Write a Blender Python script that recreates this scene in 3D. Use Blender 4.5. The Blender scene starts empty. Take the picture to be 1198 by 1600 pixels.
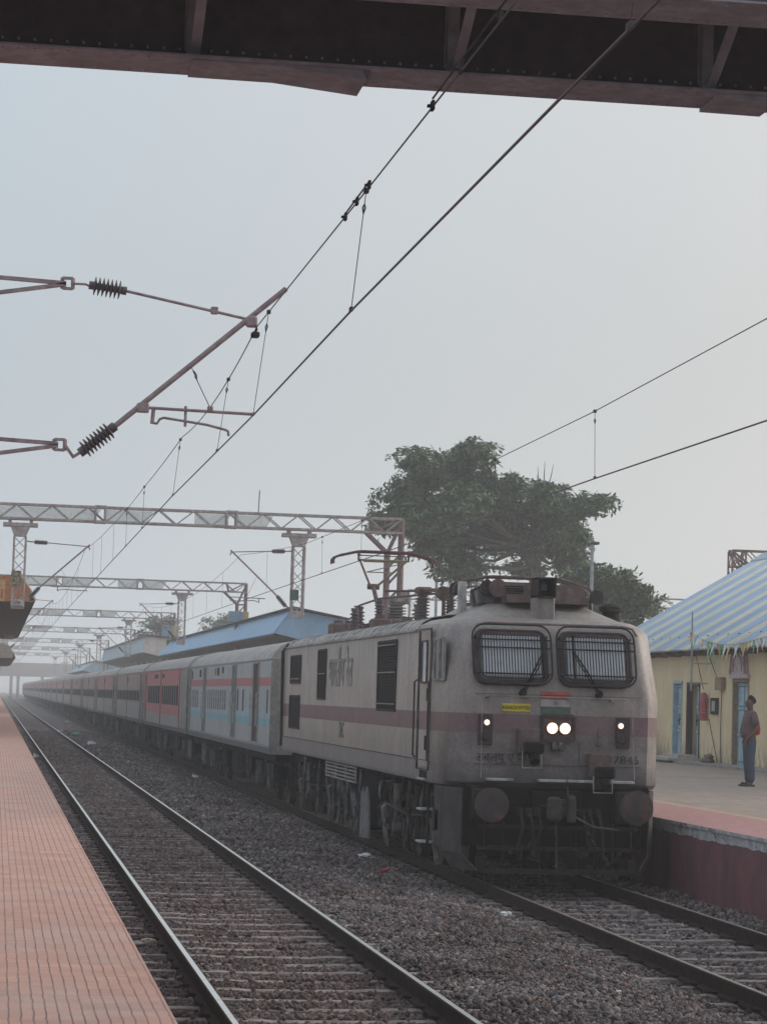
import bpy, math, random
import numpy as np
from mathutils import Vector, Matrix, noise

random.seed(7)
rs = np.random.RandomState(11)
scene = bpy.context.scene
COL = scene.collection
R = math.radians

# ------------------------------------------------------------------ camera, sky, sun, exposure
YAW, PITCH, ROLL, FPX = .1491, .0733, .0291, 3968.8
cf = Vector((math.sin(YAW)*math.cos(PITCH), math.cos(YAW)*math.cos(PITCH), math.sin(PITCH)))
cr = Vector((math.cos(YAW), -math.sin(YAW), 0)); cu = cr.cross(cf)
r2 = math.cos(ROLL)*cr + math.sin(ROLL)*cu; u2 = -math.sin(ROLL)*cr + math.cos(ROLL)*cu
cam_d = bpy.data.cameras.new('camera'); cam = bpy.data.objects.new('camera', cam_d); COL.objects.link(cam)
cam.matrix_world = Matrix(((r2.x, u2.x, -cf.x, -2.614), (r2.y, u2.y, -cf.y, 0), (r2.z, u2.z, -cf.z, 2.278), (0, 0, 0, 1)))
cam_d.sensor_fit = 'VERTICAL'; cam_d.sensor_height = 24; cam_d.lens = FPX/1600*24
cam_d.clip_start = .1; cam_d.clip_end = 6000
scene.camera = cam

SUN_EL, SUN_AZ = R(24), R(68)          # azimuth measured from +Y towards +X
w = bpy.data.worlds.new('World'); scene.world = w; w.use_nodes = True
nt = w.node_tree; nt.nodes.clear()
wo = nt.nodes.new('ShaderNodeOutputWorld'); bg = nt.nodes.new('ShaderNodeBackground')
sky = nt.nodes.new('ShaderNodeTexSky'); sky.sky_type = 'NISHITA'; sky.sun_disc = False
sky.sun_elevation = SUN_EL; sky.sun_rotation = SUN_AZ; sky.air_density = 1.0; sky.dust_density = 6.0; sky.ozone_density = 1.5
hs = nt.nodes.new('ShaderNodeHueSaturation'); hs.inputs['Saturation'].default_value = .42
mx = nt.nodes.new('ShaderNodeMix'); mx.data_type = 'RGBA'; mx.inputs['Factor'].default_value = .72
tcw = nt.nodes.new('ShaderNodeTexCoord')
dt = nt.nodes.new('ShaderNodeVectorMath'); dt.operation = 'DOT_PRODUCT'; dt.inputs[1].default_value = (math.sin(SUN_AZ), math.cos(SUN_AZ), 0); nt.links.new(tcw.outputs['Generated'], dt.inputs[0])
mr = nt.nodes.new('ShaderNodeMapRange'); mr.inputs['From Min'].default_value = .36; mr.inputs['From Max'].default_value = .70; nt.links.new(dt.outputs['Value'], mr.inputs[0])
wm = nt.nodes.new('ShaderNodeMix'); wm.data_type = 'RGBA'; nt.links.new(mr.outputs[0], wm.inputs['Factor'])
wm.inputs['A'].default_value = (4.60, 5.24, 5.76, 1); wm.inputs['B'].default_value = (5.45, 5.40, 5.30, 1); nt.links.new(wm.outputs['Result'], mx.inputs['B'])
nt.links.new(sky.outputs[0], hs.inputs['Color']); nt.links.new(hs.outputs[0], mx.inputs['A'])
sx_ = nt.nodes.new('ShaderNodeSeparateXYZ')
nt.links.new(tcw.outputs['Generated'], sx_.inputs[0])
clp = nt.nodes.new('ShaderNodeClamp'); nt.links.new(sx_.outputs[2], clp.inputs[0])          # overcast sky: brighter towards the zenith
mad = nt.nodes.new('ShaderNodeMath'); mad.operation = 'MULTIPLY_ADD'; mad.inputs[1].default_value = .60; mad.inputs[2].default_value = 1.0; nt.links.new(clp.outputs[0], mad.inputs[0])
mul = nt.nodes.new('ShaderNodeVectorMath'); mul.operation = 'SCALE'; nt.links.new(mx.outputs['Result'], mul.inputs[0]); hz1 = nt.nodes.new('ShaderNodeMapRange'); hz1.inputs['From Min'].default_value = 0; hz1.inputs['From Max'].default_value = .16; hz1.inputs['To Min'].default_value = 1; hz1.inputs['To Max'].default_value = 0; nt.links.new(clp.outputs[0], hz1.inputs[0])
hz2 = nt.nodes.new('ShaderNodeMath'); hz2.operation = 'MULTIPLY'; nt.links.new(hz1.outputs[0], hz2.inputs[0]); nt.links.new(hz1.outputs[0], hz2.inputs[1])      # foggy air glows along the horizon
hz3 = nt.nodes.new('ShaderNodeMath'); hz3.operation = 'MULTIPLY_ADD'; hz3.inputs[1].default_value = .50; nt.links.new(hz2.outputs[0], hz3.inputs[0]); nt.links.new(mad.outputs[0], hz3.inputs[2]); nt.links.new(hz3.outputs[0], mul.inputs['Scale'])
nt.links.new(mul.outputs[0], bg.inputs[0]); bg.inputs[1].default_value = .1
nt.links.new(bg.outputs[0], wo.inputs[0])
sd = bpy.data.lights.new('sun', 'SUN'); sd.energy = 1.0; sd.angle = R(12); sd.color = (1, .86, .72)
sun = bpy.data.objects.new('sun', sd); COL.objects.link(sun)
sdir = Vector((math.sin(SUN_AZ)*math.cos(SUN_EL), math.cos(SUN_AZ)*math.cos(SUN_EL), math.sin(SUN_EL)))
sun.rotation_euler = sdir.to_track_quat('Z', 'Y').to_euler(); sun.location = (60, 30, 60)
scene.view_settings.view_transform = 'Standard'; scene.view_settings.look = 'None'
scene.view_settings.exposure = 0.25; scene.view_settings.gamma = 1
scene.cycles.max_bounces = 6; scene.cycles.diffuse_bounces = 3; scene.cycles.glossy_bounces = 2
scene.cycles.transmission_bounces = 2; scene.cycles.volume_bounces = 4; scene.cycles.transparent_max_bounces = 12
scene.cycles.use_denoising = True
try: scene.cycles.denoiser = 'OPENIMAGEDENOISE'
except Exception: pass
scene.cycles.sample_clamp_indirect = 4

# ------------------------------------------------------------------ materials
def newmat(name):
    m = bpy.data.materials.new(name); m.use_nodes = True
    n = m.node_tree.nodes; b = n['Principled BSDF']
    return m, m.node_tree, b
def mixc(t, a, b, fac, blend='MIX'):
    x = t.nodes.new('ShaderNodeMix'); x.data_type = 'RGBA'; x.blend_type = blend
    for s, v in (('A', a), ('B', b)):
        if isinstance(v, tuple): x.inputs[s].default_value = v if len(v) == 4 else v+(1,)
        else: t.links.new(v, x.inputs[s])
    if isinstance(fac, float): x.inputs['Factor'].default_value = fac
    else: t.links.new(fac, x.inputs['Factor'])
    return x.outputs['Result']
def tex_noise(t, vec, scale, detail=4, rough=.6, stretch=None):
    if stretch:
        mp = t.nodes.new('ShaderNodeMapping'); mp.inputs['Scale'].default_value = stretch
        t.links.new(vec, mp.inputs['Vector']); vec = mp.outputs[0]
    n = t.nodes.new('ShaderNodeTexNoise'); n.inputs['Scale'].default_value = scale
    n.inputs['Detail'].default_value = detail; n.inputs['Roughness'].default_value = rough
    t.links.new(vec, n.inputs['Vector']); return n.outputs[0]
def ramp(t, fac, a, b, ca=(0, 0, 0, 1), cb=(1, 1, 1, 1)):
    r = t.nodes.new('ShaderNodeValToRGB'); e = r.color_ramp.elements
    e[0].position = a; e[1].position = b; e[0].color = ca; e[1].color = cb
    t.links.new(fac, r.inputs[0]); return r.outputs[0]
def coords(t): return t.nodes.new('ShaderNodeTexCoord').outputs['Object']
def bump(t, b, h, strength=.3, dist=.01):
    bp = t.nodes.new('ShaderNodeBump'); bp.inputs['Strength'].default_value = strength; bp.inputs['Distance'].default_value = dist
    t.links.new(h, bp.inputs['Height']); t.links.new(bp.outputs[0], b.inputs['Normal'])
def math_n(t, op, a, b=None):
    n = t.nodes.new('ShaderNodeMath'); n.operation = op
    for i, v in enumerate((a, b)):
        if v is None: continue
        if isinstance(v, (int, float)): n.inputs[i].default_value = v
        else: t.links.new(v, n.inputs[i])
    return n.outputs[0]
def sep(t, v):
    s = t.nodes.new('ShaderNodeSeparateXYZ'); t.links.new(v, s.inputs[0]); return s.outputs
def mat(name, col, rough=.7, metal=0., dirt=None, dscale=2.5, damt=(.45, .75), var=.25, vscale=9, bmp=0, streak=False):
    m, t, b = newmat(name); v = coords(t)
    c = mixc(t, tuple(x*(1-var) for x in col), tuple(min(1, x*(1+var)) for x in col), ramp(t, tex_noise(t, v, vscale), .3, .7))
    if dirt:
        n = tex_noise(t, v, dscale, 6, .65, (3, 3, .5) if streak else None)
        c = mixc(t, c, dirt, ramp(t, n, *damt))
    t.links.new(c, b.inputs['Base Color']); b.inputs['Roughness'].default_value = rough; b.inputs['Metallic'].default_value = metal
    if rough > .55 and metal < .1: b.inputs['Specular IOR Level'].default_value = .12
    if bmp: bump(t, b, tex_noise(t, v, 60, 3), bmp)
    return m
def bands(name, zones, edge=.004, dirt=(.1, .09, .085), streaks=.55, rough=.5, noise_s=1.6, axis=2, fade=0):
    """painted horizontal bands: zones = [(z_from, colour), ...] rising"""
    m, t, b = newmat(name); v = coords(t); z = sep(t, v)[axis]
    c = zones[0][1]+(1,)
    for z0, cc in zones[1:]:
        f = math_n(t, 'GREATER_THAN', z, z0); c = mixc(t, c, cc, f)
    c = mixc(t, c, (.20, .18, .165), ramp(t, tex_noise(t, v, noise_s, 5), .35, .8, (0, 0, 0, 1), (.6, .6, .6, 1)))
    st = ramp(t, tex_noise(t, v, 2.2, 6, .7, (6, 6, .35)), .48, .78, (0, 0, 0, 1), (streaks, streaks, streaks, 1))
    c = mixc(t, c, dirt, st)
    fine = ramp(t, tex_noise(t, v, 14, 5, .7), .35, .75, (.86, .86, .86, 1), (1.08, 1.08, 1.08, 1))
    c = mixc(t, c, fine, 1.0, 'MULTIPLY')
    t.links.new(c, b.inputs['Base Color']); b.inputs['Roughness'].default_value = rough
    bump(t, b, tex_noise(t, v, 3, 4), .15, .02)
    return m

M = {}
M['steel_paint'] = mat('galvanised_rusty_steel', (.42, .385, .38), .75, 0, (.27, .17, .155), 5, (.40, .72))
M['rust'] = mat('rusty_brown_steel', (.22, .15, .145), .8, 0, (.13, .085, .08), 6)
M['tube'] = mat('brown_grey_tube', (.33, .255, .265), .6, 0, (.20, .14, .145), 12)
M['rail_side'] = mat('rusted_rail_side', (.030, .022, .020), .85, 0, (.055, .030, .022), 9)
M['rail_top'] = mat('polished_rail_top', (.78, .77, .73), .28, 1., (.45, .38, .33), 3, (.55, .9), var=.05)
M['rail_dull'] = mat('dull_rail_top', (.26, .22, .20), .5, .6, (.13, .085, .07), 6, (.4, .7))
M['sleeper'] = mat('dusty_concrete_sleeper', (.30, .265, .255), .9, 0, (.16, .12, .11), 7, (.4, .65), bmp=.3)
M['dark'] = mat('sooty_dark_metal', (.030, .027, .028), .75, 0, (.06, .05, .045), 5)
M['black'] = mat('black_shadowy_metal', (.012, .011, .012), .8)
M['grey_dirty'] = mat('dusty_grey_metal', (.19, .18, .18), .7, 0, (.05, .045, .045), 4, (.3, .62))
M['dusty_dark'] = mat('dusty_dark_metal', (.065, .058, .058), .75, 0, (.03, .027, .027), 5)
M['fitting'] = mat('dusty_pale_fitting', (.19, .175, .17), .75, 0, (.05, .045, .045), 5, (.38, .62))
M['beige'] = mat('dusty_beige_metal', (.30, .28, .26), .7, 0, (.1, .085, .08), 6)
M['white_dull'] = mat('stained_white_metal', (.46, .46, .46), .6, 0, (.2, .18, .17), 7)
M['porcelain'] = mat('brown_porcelain_insulator', (.10, .075, .08), .4, 0, var=.15)
M['por_grey'] = mat('grey_porcelain_insulator', (.22, .20, .195), .4, 0, (.09, .06, .05), 8)
M['wire'] = mat('copper_overhead_wire', (.075, .045, .045), .5, .3, var=.1)
M['wire_dark'] = mat('dark_steel_wire', (.055, .05, .055), .6, .2, var=.1)
M['glass'] = mat('dusty_window_glass', (.22, .25, .27), .15, 0, (.15, .15, .15), 6)
M['glass_dark'] = mat('dark_window_glass', (.035, .035, .042), .2)
M['yellow'] = mat('yellow_sticker', (.62, .50, .07), .6, var=.06)
M['sticker_ink'] = mat('black_ink', (.03, .03, .03), .7, var=.05)
M['text_grey'] = mat('weathered_dark_lettering', (.17, .16, .17), .7, 0, (.33, .31, .29), 9, (.35, .62))
M['text_front'] = mat('dark_front_lettering', (.055, .05, .055), .7, 0, (.14, .13, .13), 9, (.45, .8))
M['saffron'] = mat('faded_saffron_paint', (.42, .115, .095), .7, 0, (.25, .15, .12), 10)
M['flag_white'] = mat('dusty_white_paint', (.37, .34, .345), .7)
M['flag_green'] = mat('dusty_green_paint', (.095, .135, .108), .7)
M['ac_brown'] = mat('rusty_brown_housing', (.16, .115, .11), .8, 0, (.09, .055, .05), 6)
M['horn'] = mat('dark_horn_metal', (.05, .04, .045), .35, .5)
M['pan_red'] = mat('red_oxide_pantograph', (.12, .062, .062), .6)
M['pan_tube'] = mat('yellowed_grey_tube', (.30, .26, .20), .6)
M['pole_grey'] = mat('grey_lamp_post', (.32, .33, .34), .6)
M['tree_bark'] = mat('grey_brown_bark', (.11, .085, .072), .9, 0, (.17, .14, .12), 4, bmp=.5)
def leafmat(name, a, b):
    m, t, p = newmat(name)
    g = t.nodes.new('ShaderNodeNewGeometry'); c = mixc(t, a, b, g.outputs['Random Per Island'])
    t.links.new(c, p.inputs['Base Color']); p.inputs['Roughness'].default_value = .6
    return m
M['leaf'] = leafmat('dusty_green_leaves', (.038, .078, .038), (.13, .19, .078))
M['leaf_light'] = leafmat('light_green_leaves', (.05, .08, .04), (.13, .18, .075))
M['leaf_far'] = leafmat('far_green_leaves', (.05, .075, .05), (.09, .12, .075))
def emis(name, col, s):
    m, t, b = newmat(name); b.inputs['Base Color'].default_value = col+(1,)
    b.inputs['Emission Color'].default_value = col+(1,); b.inputs['Emission Strength'].default_value = s; return m
M['lamp'] = emis('lit_headlamp', (1, .93, .80), 5.0)
M['lamp_warm'] = emis('warm_lamp_glow', (1, .62, .38), .75)  # warm rim of lamp glow, put into an emitting ring
M['lamp_small'] = emis('lit_marker_lamp', (1, .90, .84), 7.0)

# ------------------------------------------------------------------ mesh builder
class MB:
    def __init__(s): s.v = []; s.f = []; s.mi = []; s.m = 0
    def add(s, vs, fs, m=None):
        o = len(s.v); s.v += [tuple(p) for p in vs]
        s.f += [tuple(i+o for i in f) for f in fs]; s.mi += [s.m if m is None else m]*len(fs); return s
    def box(s, x0, x1, y0, y1, z0, z1, m=None):
        vs = [(x, y, z) for z in (z0, z1) for y in (y0, y1) for x in (x0, x1)]
        return s.add(vs, [(0, 2, 3, 1), (4, 5, 7, 6), (0, 1, 5, 4), (2, 6, 7, 3), (0, 4, 6, 2), (1, 3, 7, 5)], m)
    def bev(s, x0, x1, y0, y1, z0, z1, b=.01, m=None):
        cs = ((x0+x1)/2, (y0+y1)/2, (z0+z1)/2); h = ((x1-x0)/2, (y1-y0)/2, (z1-z0)/2); b = min(b, *[q*.45 for q in h])
        vs = []; idx = {}
        for sx in (-1, 1):
            for sy in (-1, 1):
                for sz in (-1, 1):
                    for a in range(3):
                        p = [sx*(h[0]-b), sy*(h[1]-b), sz*(h[2]-b)]; p[a] = (sx, sy, sz)[a]*h[a]
                        idx[(sx, sy, sz, a)] = len(vs); vs.append((cs[0]+p[0], cs[1]+p[1], cs[2]+p[2]))
        fs = []
        def q(l, n):
            P = [Vector(vs[i]) for i in l]; nn = (P[1]-P[0]).cross(P[2]-P[0])
            fs.append(tuple(l) if nn.dot(n) > 0 else tuple(reversed(l)))
        for a in range(3):
            o = [i for i in range(3) if i != a]
            for sa in (-1, 1):
                l = []
                for s1, s2 in ((-1, -1), (1, -1), (1, 1), (-1, 1)):
                    k = [0, 0, 0]; k[a] = sa; k[o[0]] = s1; k[o[1]] = s2; l.append(idx[(*k, a)])
                n = Vector((0, 0, 0)); n[a] = sa; q(l, n)
            for s1 in (-1, 1):
                for s2 in (-1, 1):
                    l = []
                    for sa, pa in ((-1, o[0]), (-1, o[1]), (1, o[1]), (1, o[0])):
                        k = [0, 0, 0]; k[a] = sa; k[o[0]] = s1; k[o[1]] = s2; l.append(idx[(*k, pa)])
                    n = Vector((0, 0, 0)); n[o[0]] = s1; n[o[1]] = s2; q(l, n)
        for sx in (-1, 1):
            for sy in (-1, 1):
                for sz in (-1, 1):
                    q([idx[(sx, sy, sz, a)] for a in range(3)], Vector((sx, sy, sz)))
        return s.add(vs, fs, m)
    def frame_of(s, a, b):
        d = (Vector(b)-Vector(a)); L = d.length; d = d/L if L > 1e-9 else Vector((0, 0, 1))
        u = d.orthogonal().normalized() if abs(d.z) > .99 else d.cross(Vector((0, 0, 1))).normalized()
        return d, u, d.cross(u)
    def bar(s, a, b, wd, hd=None, m=None):
        """rectangular bar between two points"""
        hd = hd or wd; a = Vector(a); b = Vector(b); d, u, v = s.frame_of(a, b)
        vs = [p+u*(i*wd/2)+v*(j*hd/2) for p in (a, b) for i, j in ((-1, -1), (1, -1), (1, 1), (-1, 1))]
        return s.add(vs, [(3, 2, 1, 0), (4, 5, 6, 7), (0, 1, 5, 4), (1, 2, 6, 5), (2, 3, 7, 6), (3, 0, 4, 7)], m)
    def cyl(s, a, b, r, r1=None, n=10, m=None, caps=True):
        r1 = r if r1 is None else r1; a = Vector(a); b = Vector(b); d, u, v = s.frame_of(a, b)
        vs = [p+(u*math.cos(2*math.pi*i/n)+v*math.sin(2*math.pi*i/n))*rr for p, rr in ((a, r), (b, r1)) for i in range(n)]
        fs = [(i, (i+1) % n, n+(i+1) % n, n+i) for i in range(n)]
        if caps: fs += [tuple(reversed(range(n))), tuple(range(n, 2*n))]
        return s.add(vs, fs, m)
    def lathe(s, a, b, prof, n=16, m=None):
        """prof: list of (t along a->b in metres, radius)"""
        a = Vector(a); b = Vector(b); d, u, v = s.frame_of(a, b); vs = []
        for t, r in prof:
            for i in range(n): vs.append(a+d*t+(u*math.cos(2*math.pi*i/n)+v*math.sin(2*math.pi*i/n))*r)
        fs = [(j*n+i, j*n+(i+1) % n, (j+1)*n+(i+1) % n, (j+1)*n+i) for j in range(len(prof)-1) for i in range(n)]
        fs += [tuple(reversed(range(n))), tuple((len(prof)-1)*n+i for i in range(n))]
        return s.add(vs, fs, m)
    def tube(s, pts, r, n=8, m=None, closed=False):
        pts = [Vector(p) for p in pts]; k = len(pts); rr = r if isinstance(r, (list, tuple)) else [r]*k
        vs = []; prev = None
        for i, p in enumerate(pts):
            if closed: d = pts[(i+1) % k]-pts[i-1]
            else: d = pts[min(i+1, k-1)]-pts[max(i-1, 0)]
            d.normalize()
            u = d.orthogonal().normalized() if prev is None else (prev-d*prev.dot(d)).normalized()
            prev = u; v = d.cross(u)
            for j in range(n): vs.append(p+(u*math.cos(2*math.pi*j/n)+v*math.sin(2*math.pi*j/n))*rr[i])
        fs = []
        for i in range(k if closed else k-1):
            i2 = (i+1) % k
            for j in range(n): fs.append((i*n+j, i*n+(j+1) % n, i2*n+(j+1) % n, i2*n+j))
        if not closed: fs += [tuple(reversed(range(n))), tuple((k-1)*n+j for j in range(n))]
        return s.add(vs, fs, m)
    def prism(s, poly, ax, a0, a1, m=None):
        """poly: 2D points; ax: extrusion axis (0: y,z ; 1: x,z ; 2: x,y)"""
        n = len(poly)
        def P(p, a): return (a, p[0], p[1]) if ax == 0 else ((p[0], a, p[1]) if ax == 1 else (p[0], p[1], a))
        vs = [P(p, a0) for p in poly]+[P(p, a1) for p in poly]
        fs = [(i, (i+1) % n, n+(i+1) % n, n+i) for i in range(n)]+[tuple(reversed(range(n))), tuple(range(n, 2*n))]
        return s.add(vs, fs, m)
    def loft(s, rings, m=None, closed=True, caps=True):
        n = len(rings[0]); vs = [p for r in rings for p in r]
        fs = [(j*n+i, j*n+(i+1) % n, (j+1)*n+(i+1) % n, (j+1)*n+i) for j in range(len(rings)-1) for i in range(n if closed else n-1)]
        if caps: fs += [tuple(reversed(range(n))), tuple((len(rings)-1)*n+i for i in range(n))]
        return s.add(vs, fs, m)
    def build(s, name, mats, parent=None, off=(0, 0, 0), smooth=None):
        me = bpy.data.meshes.new(name); o = off
        me.from_pydata([(p[0]-o[0], p[1]-o[1], p[2]-o[2]) for p in s.v], [], s.f)
        for mm in (mats if isinstance(mats, (list, tuple)) else [mats]): me.materials.append(M[mm] if isinstance(mm, str) else mm)
        me.polygons.foreach_set('material_index', s.mi)
        if smooth:
            me.polygons.foreach_set('use_smooth', [True]*len(me.polygons)); me.set_sharp_from_angle(angle=R(smooth))
        me.update(); ob = bpy.data.objects.new(name, me); COL.objects.link(ob)
        if parent: ob.parent = parent
        return ob
def recalc(ob):
    import bmesh
    bm = bmesh.new(); bm.from_mesh(ob.data); bmesh.ops.recalc_face_normals(bm, faces=bm.faces); bm.to_mesh(ob.data); bm.free(); return ob
def tag(o, label, cat, group=None, kind=None):
    if label: o['label'] = label
    if cat: o['category'] = cat
    if group: o['group'] = group
    if kind: o['kind'] = kind
    return o
def thing(name, label, cat, loc=(0, 0, 0), group=None):
    o = bpy.data.objects.new(name, None); COL.objects.link(o); o.location = loc; o.empty_display_size = .3
    return tag(o, label, cat, group)
def struct(o): o['kind'] = 'structure'; return o
def copy_tree(o, parent=None):
    c = o.copy(); COL.objects.link(c); c.parent = parent
    for ch in list(o.children): copy_tree(ch, c)
    return c
def txt(name, body, size, origin, xdir, ydir, mt, parent, ext=.002, sx=1., off=(0, 0, 0), spacing=1.):
    cu_ = bpy.data.curves.new(name, 'FONT'); cu_.body = body; cu_.size = size; cu_.extrude = ext; cu_.space_character = spacing
    cu_.align_x = 'CENTER'; cu_.align_y = 'CENTER'
    tmp = bpy.data.objects.new('tmp', cu_); COL.objects.link(tmp)
    bpy.context.view_layer.update()
    me = bpy.data.meshes.new_from_object(tmp.evaluated_get(bpy.context.evaluated_depsgraph_get()))
    bpy.data.objects.remove(tmp); bpy.data.curves.remove(cu_)
    X = Vector(xdir).normalized()*sx; Y = Vector(ydir).normalized(); Z = Vector(xdir).cross(Vector(ydir)).normalized(); O = Vector(origin)-Vector(off)
    me.transform(Matrix(((X.x, Y.x, Z.x, O.x), (X.y, Y.y, Z.y, O.y), (X.z, Y.z, Z.z, O.z), (0, 0, 0, 1))))
    me.materials.clear(); me.materials.append(M[mt]); me.name = name
    ob = bpy.data.objects.new(name, me); COL.objects.link(ob); ob.parent = parent; return ob
def lerp(a, b, t): return a+(b-a)*t
ORD = ['first', 'second', 'third', 'fourth', 'fifth', 'sixth', 'seventh', 'eighth', 'ninth', 'tenth', 'eleventh', 'twelfth', 'thirteenth',
       'fourteenth', 'fifteenth', 'sixteenth', 'seventeenth', 'eighteenth', 'nineteenth', 'twentieth', 'twenty-first', 'twenty-second']

# ------------------------------------------------------------------ ground, ballast, tracks
TX, TZ = 4.895, -.159                     # centre line and rail level of the train's track
GX = [-1.72, -1.0, 0, 1.0, 1.6, 2.2, 3.2, 3.85, 4.9, 5.9, 6.3, 6.62]
GZ = [-.20, -.195, -.20, -.195, -.14, -.15, -.27, -.365, -.37, -.365, -.29, -.23]
def gz(x): return np.interp(x, GX, GZ)
m, t, b = newmat('dry_earth_ground'); v = coords(t)
t.links.new(mixc(t, (.13, .11, .10), (.2, .17, .15), ramp(t, tex_noise(t, v, .3), .3, .7)), b.inputs['Base Color']); b.inputs['Roughness'].default_value = .95; M['ground'] = m
g = MB(); g.add([(-700, -20, -.75), (700, -20, -.75), (700, 1350, -.75), (-700, 1350, -.75)], [(0, 1, 2, 3)])
struct(g.build('ground', 'ground'))
# ballast bed
m, t, b = newmat('stone_ballast'); v = coords(t)
vo = t.nodes.new('ShaderNodeTexVoronoi'); vo.inputs['Scale'].default_value = 19; t.links.new(v, vo.inputs['Vector'])
vc = t.nodes.new('ShaderNodeSeparateColor'); t.links.new(vo.outputs['Color'], vc.inputs[0])
c = mixc(t, (.075, .066, .074), (.22, .19, .205), vc.outputs[0])
c = mixc(t, c, (.17, .11, .10), ramp(t, vc.outputs[1], .72, .8))
c = mixc(t, c, (.085, .062, .062), ramp(t, tex_noise(t, v, .8, 4), .4, .75, (0, 0, 0, 1), (.65, .65, .65, 1)))
t.links.new(c, b.inputs['Base Color']); b.inputs['Roughness'].default_value = .95
bump(t, b, math_n(t, 'SUBTRACT', 1, vo.outputs['Distance']), .9, .03); M['ballast'] = m
g = MB(); xs = np.linspace(-1.72, 6.62, 60); ys = np.concatenate([np.arange(-3, 60, .35), np.arange(60, 200, 2.5), np.arange(200, 1300, 40)])
vs = []
for y in ys:
    for x in xs:
        h = gz(x)-.012
        if y < 120: h += .03*noise.noise((x*2.2, y*2.2, 0))+.015*noise.noise((x*6, y*6, 3))
        vs.append((x, y, h))
nx = len(xs); fs = [(j*nx+i, j*nx+i+1, (j+1)*nx+i+1, (j+1)*nx+i) for j in range(len(ys)-1) for i in range(nx-1)]
g.add(vs, fs); struct(g.build('ballast_bed', 'ballast', smooth=60))
# loose stones
m, t, b = newmat('crushed_stones')
gi = t.nodes.new('ShaderNodeNewGeometry'); v = coords(t); rr = gi.outputs['Random Per Island']
r = t.nodes.new('ShaderNodeValToRGB'); t.links.new(rr, r.inputs[0]); e = r.color_ramp.elements
e[0].position = 0; e[0].color = (.045, .041, .045, 1); e[1].position = .5; e[1].color = (.165, .148, .152, 1)
for p_, c_ in ((.74, (.29, .262, .262, 1)), (.82, (.22, .145, .12, 1)), (.9, (.15, .11, .10, 1)), (1., (.42, .385, .375, 1))):
    q = e.new(p_); q.color = c_
dk = ramp(t, tex_noise(t, v, .55, 3), .38, .68, (.62, .56, .56, 1), (1.1, 1.08, 1.08, 1))
tc = sep(t, v)[0]
inn = math_n(t, 'MULTIPLY', math_n(t, 'LESS_THAN', tc, .95), 1.0)
c = mixc(t, mixc(t, r.outputs[0], dk, 1.0, 'MULTIPLY'), (.135, .092, .085), math_n(t, 'MULTIPLY', inn, .5))
t.links.new(c, b.inputs['Base Color']); b.inputs['Roughness'].default_value = .9; b.inputs['Specular IOR Level'].default_value = .25; M['stone'] = m
def stones(n, ylo, yhi, smin, smax, xlo=-1.68, xhi=6.55):
    x = rs.uniform(xlo, xhi, n); y = ylo+(yhi-ylo)*rs.uniform(0, 1, n)**1.15
    keep = np.ones(n, bool)
    for rx in (-.874, .874, TX-.874, TX+.874): keep &= np.abs(x-rx) > .085
    # thinner on the sleeper tops
    ph = ((y-.1) % .66); onsl = (ph < .19) & ((np.abs(x) < 1.3) | (np.abs(x-TX) < 1.3))
    cov = .5+.5*np.sin(x*2.6+np.floor((y-.1)/.66)*2.4)*np.sin(x*1.1+np.floor((y-.1)/.66)*5.1); keep &= ~(onsl & (rs.uniform(0, 1, n) > .04+.5*(cov > .68)))
    x, y, onsl = x[keep], y[keep], onsl[keep]; n = len(x)
    base = np.array([[-1, -1, -1], [1, -1, -1], [1, 1, -1], [-1, 1, -1], [-1, -1, 1], [1, -1, 1], [1, 1, 1], [-1, 1, 1]], float)*.62
    P = base[None]*(1+rs.uniform(-.45, .35, (n, 8, 3)))
    P *= (rs.uniform(.45, 1.35, (n, 1, 3)))*(rs.uniform(smin, smax, (n, 1, 1)))
    a = rs.normal(size=(n, 4)); a /= np.linalg.norm(a, axis=1, keepdims=True); q0, q1, q2, q3 = a.T
    Rm = np.stack([np.stack([1-2*(q2*q2+q3*q3), 2*(q1*q2-q0*q3), 2*(q1*q3+q0*q2)], -1), np.stack([2*(q1*q2+q0*q3), 1-2*(q1*q1+q3*q3), 2*(q2*q3-q0*q1)], -1), np.stack([2*(q1*q3-q0*q2), 2*(q2*q3+q0*q1), 1-2*(q1*q1+q2*q2)], -1)], 1)
    P = np.einsum('nij,nkj->nki', Rm, P)
    lump = .02*np.sin(x*3.1+np.sin(y*1.7))*np.sin(y*2.3+x)
    z = gz(x)+rs.uniform(-.008, .024, n)+lump*np.where((np.abs(x) < 1.2) | (np.abs(x-TX) < 1.2), .3, 1)+np.where(onsl, .03, 0)
    P += np.stack([x, y, z], 1)[:, None, :]
    return P.reshape(-1, 3)
V = np.concatenate([stones(105000, 14.5, 30, .016, .032), stones(48000, 29, 48, .024, .040), stones(20000, 46, 88, .036, .055, -1.6, 4.2), stones(11000, 85, 150, .06, .085, -1.6, 4.2)])
nst = len(V)//8; fq = np.array([[0, 3, 2, 1], [4, 5, 6, 7], [0, 1, 5, 4], [1, 2, 6, 5], [2, 3, 7, 6], [3, 0, 4, 7]])
F = (fq[None]+8*np.arange(nst)[:, None, None]).reshape(-1)
me = bpy.data.meshes.new('loose_gravel'); me.vertices.add(len(V)); me.vertices.foreach_set('co', V.astype(np.float32).ravel())
me.loops.add(len(F)); me.loops.foreach_set('vertex_index', F.astype(np.int32)); me.polygons.add(nst*6)
me.polygons.foreach_set('loop_start', np.arange(0, nst*24, 4, dtype=np.int32)); me.polygons.foreach_set('loop_total', np.full(nst*6, 4, np.int32))
me.materials.append(M['stone']); me.update(calc_edges=True); ob = bpy.data.objects.new('loose_gravel', me); COL.objects.link(ob)
tag(ob, 'grey and brown crushed stone ballast around the rails', 'gravel', kind='stuff')

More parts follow.
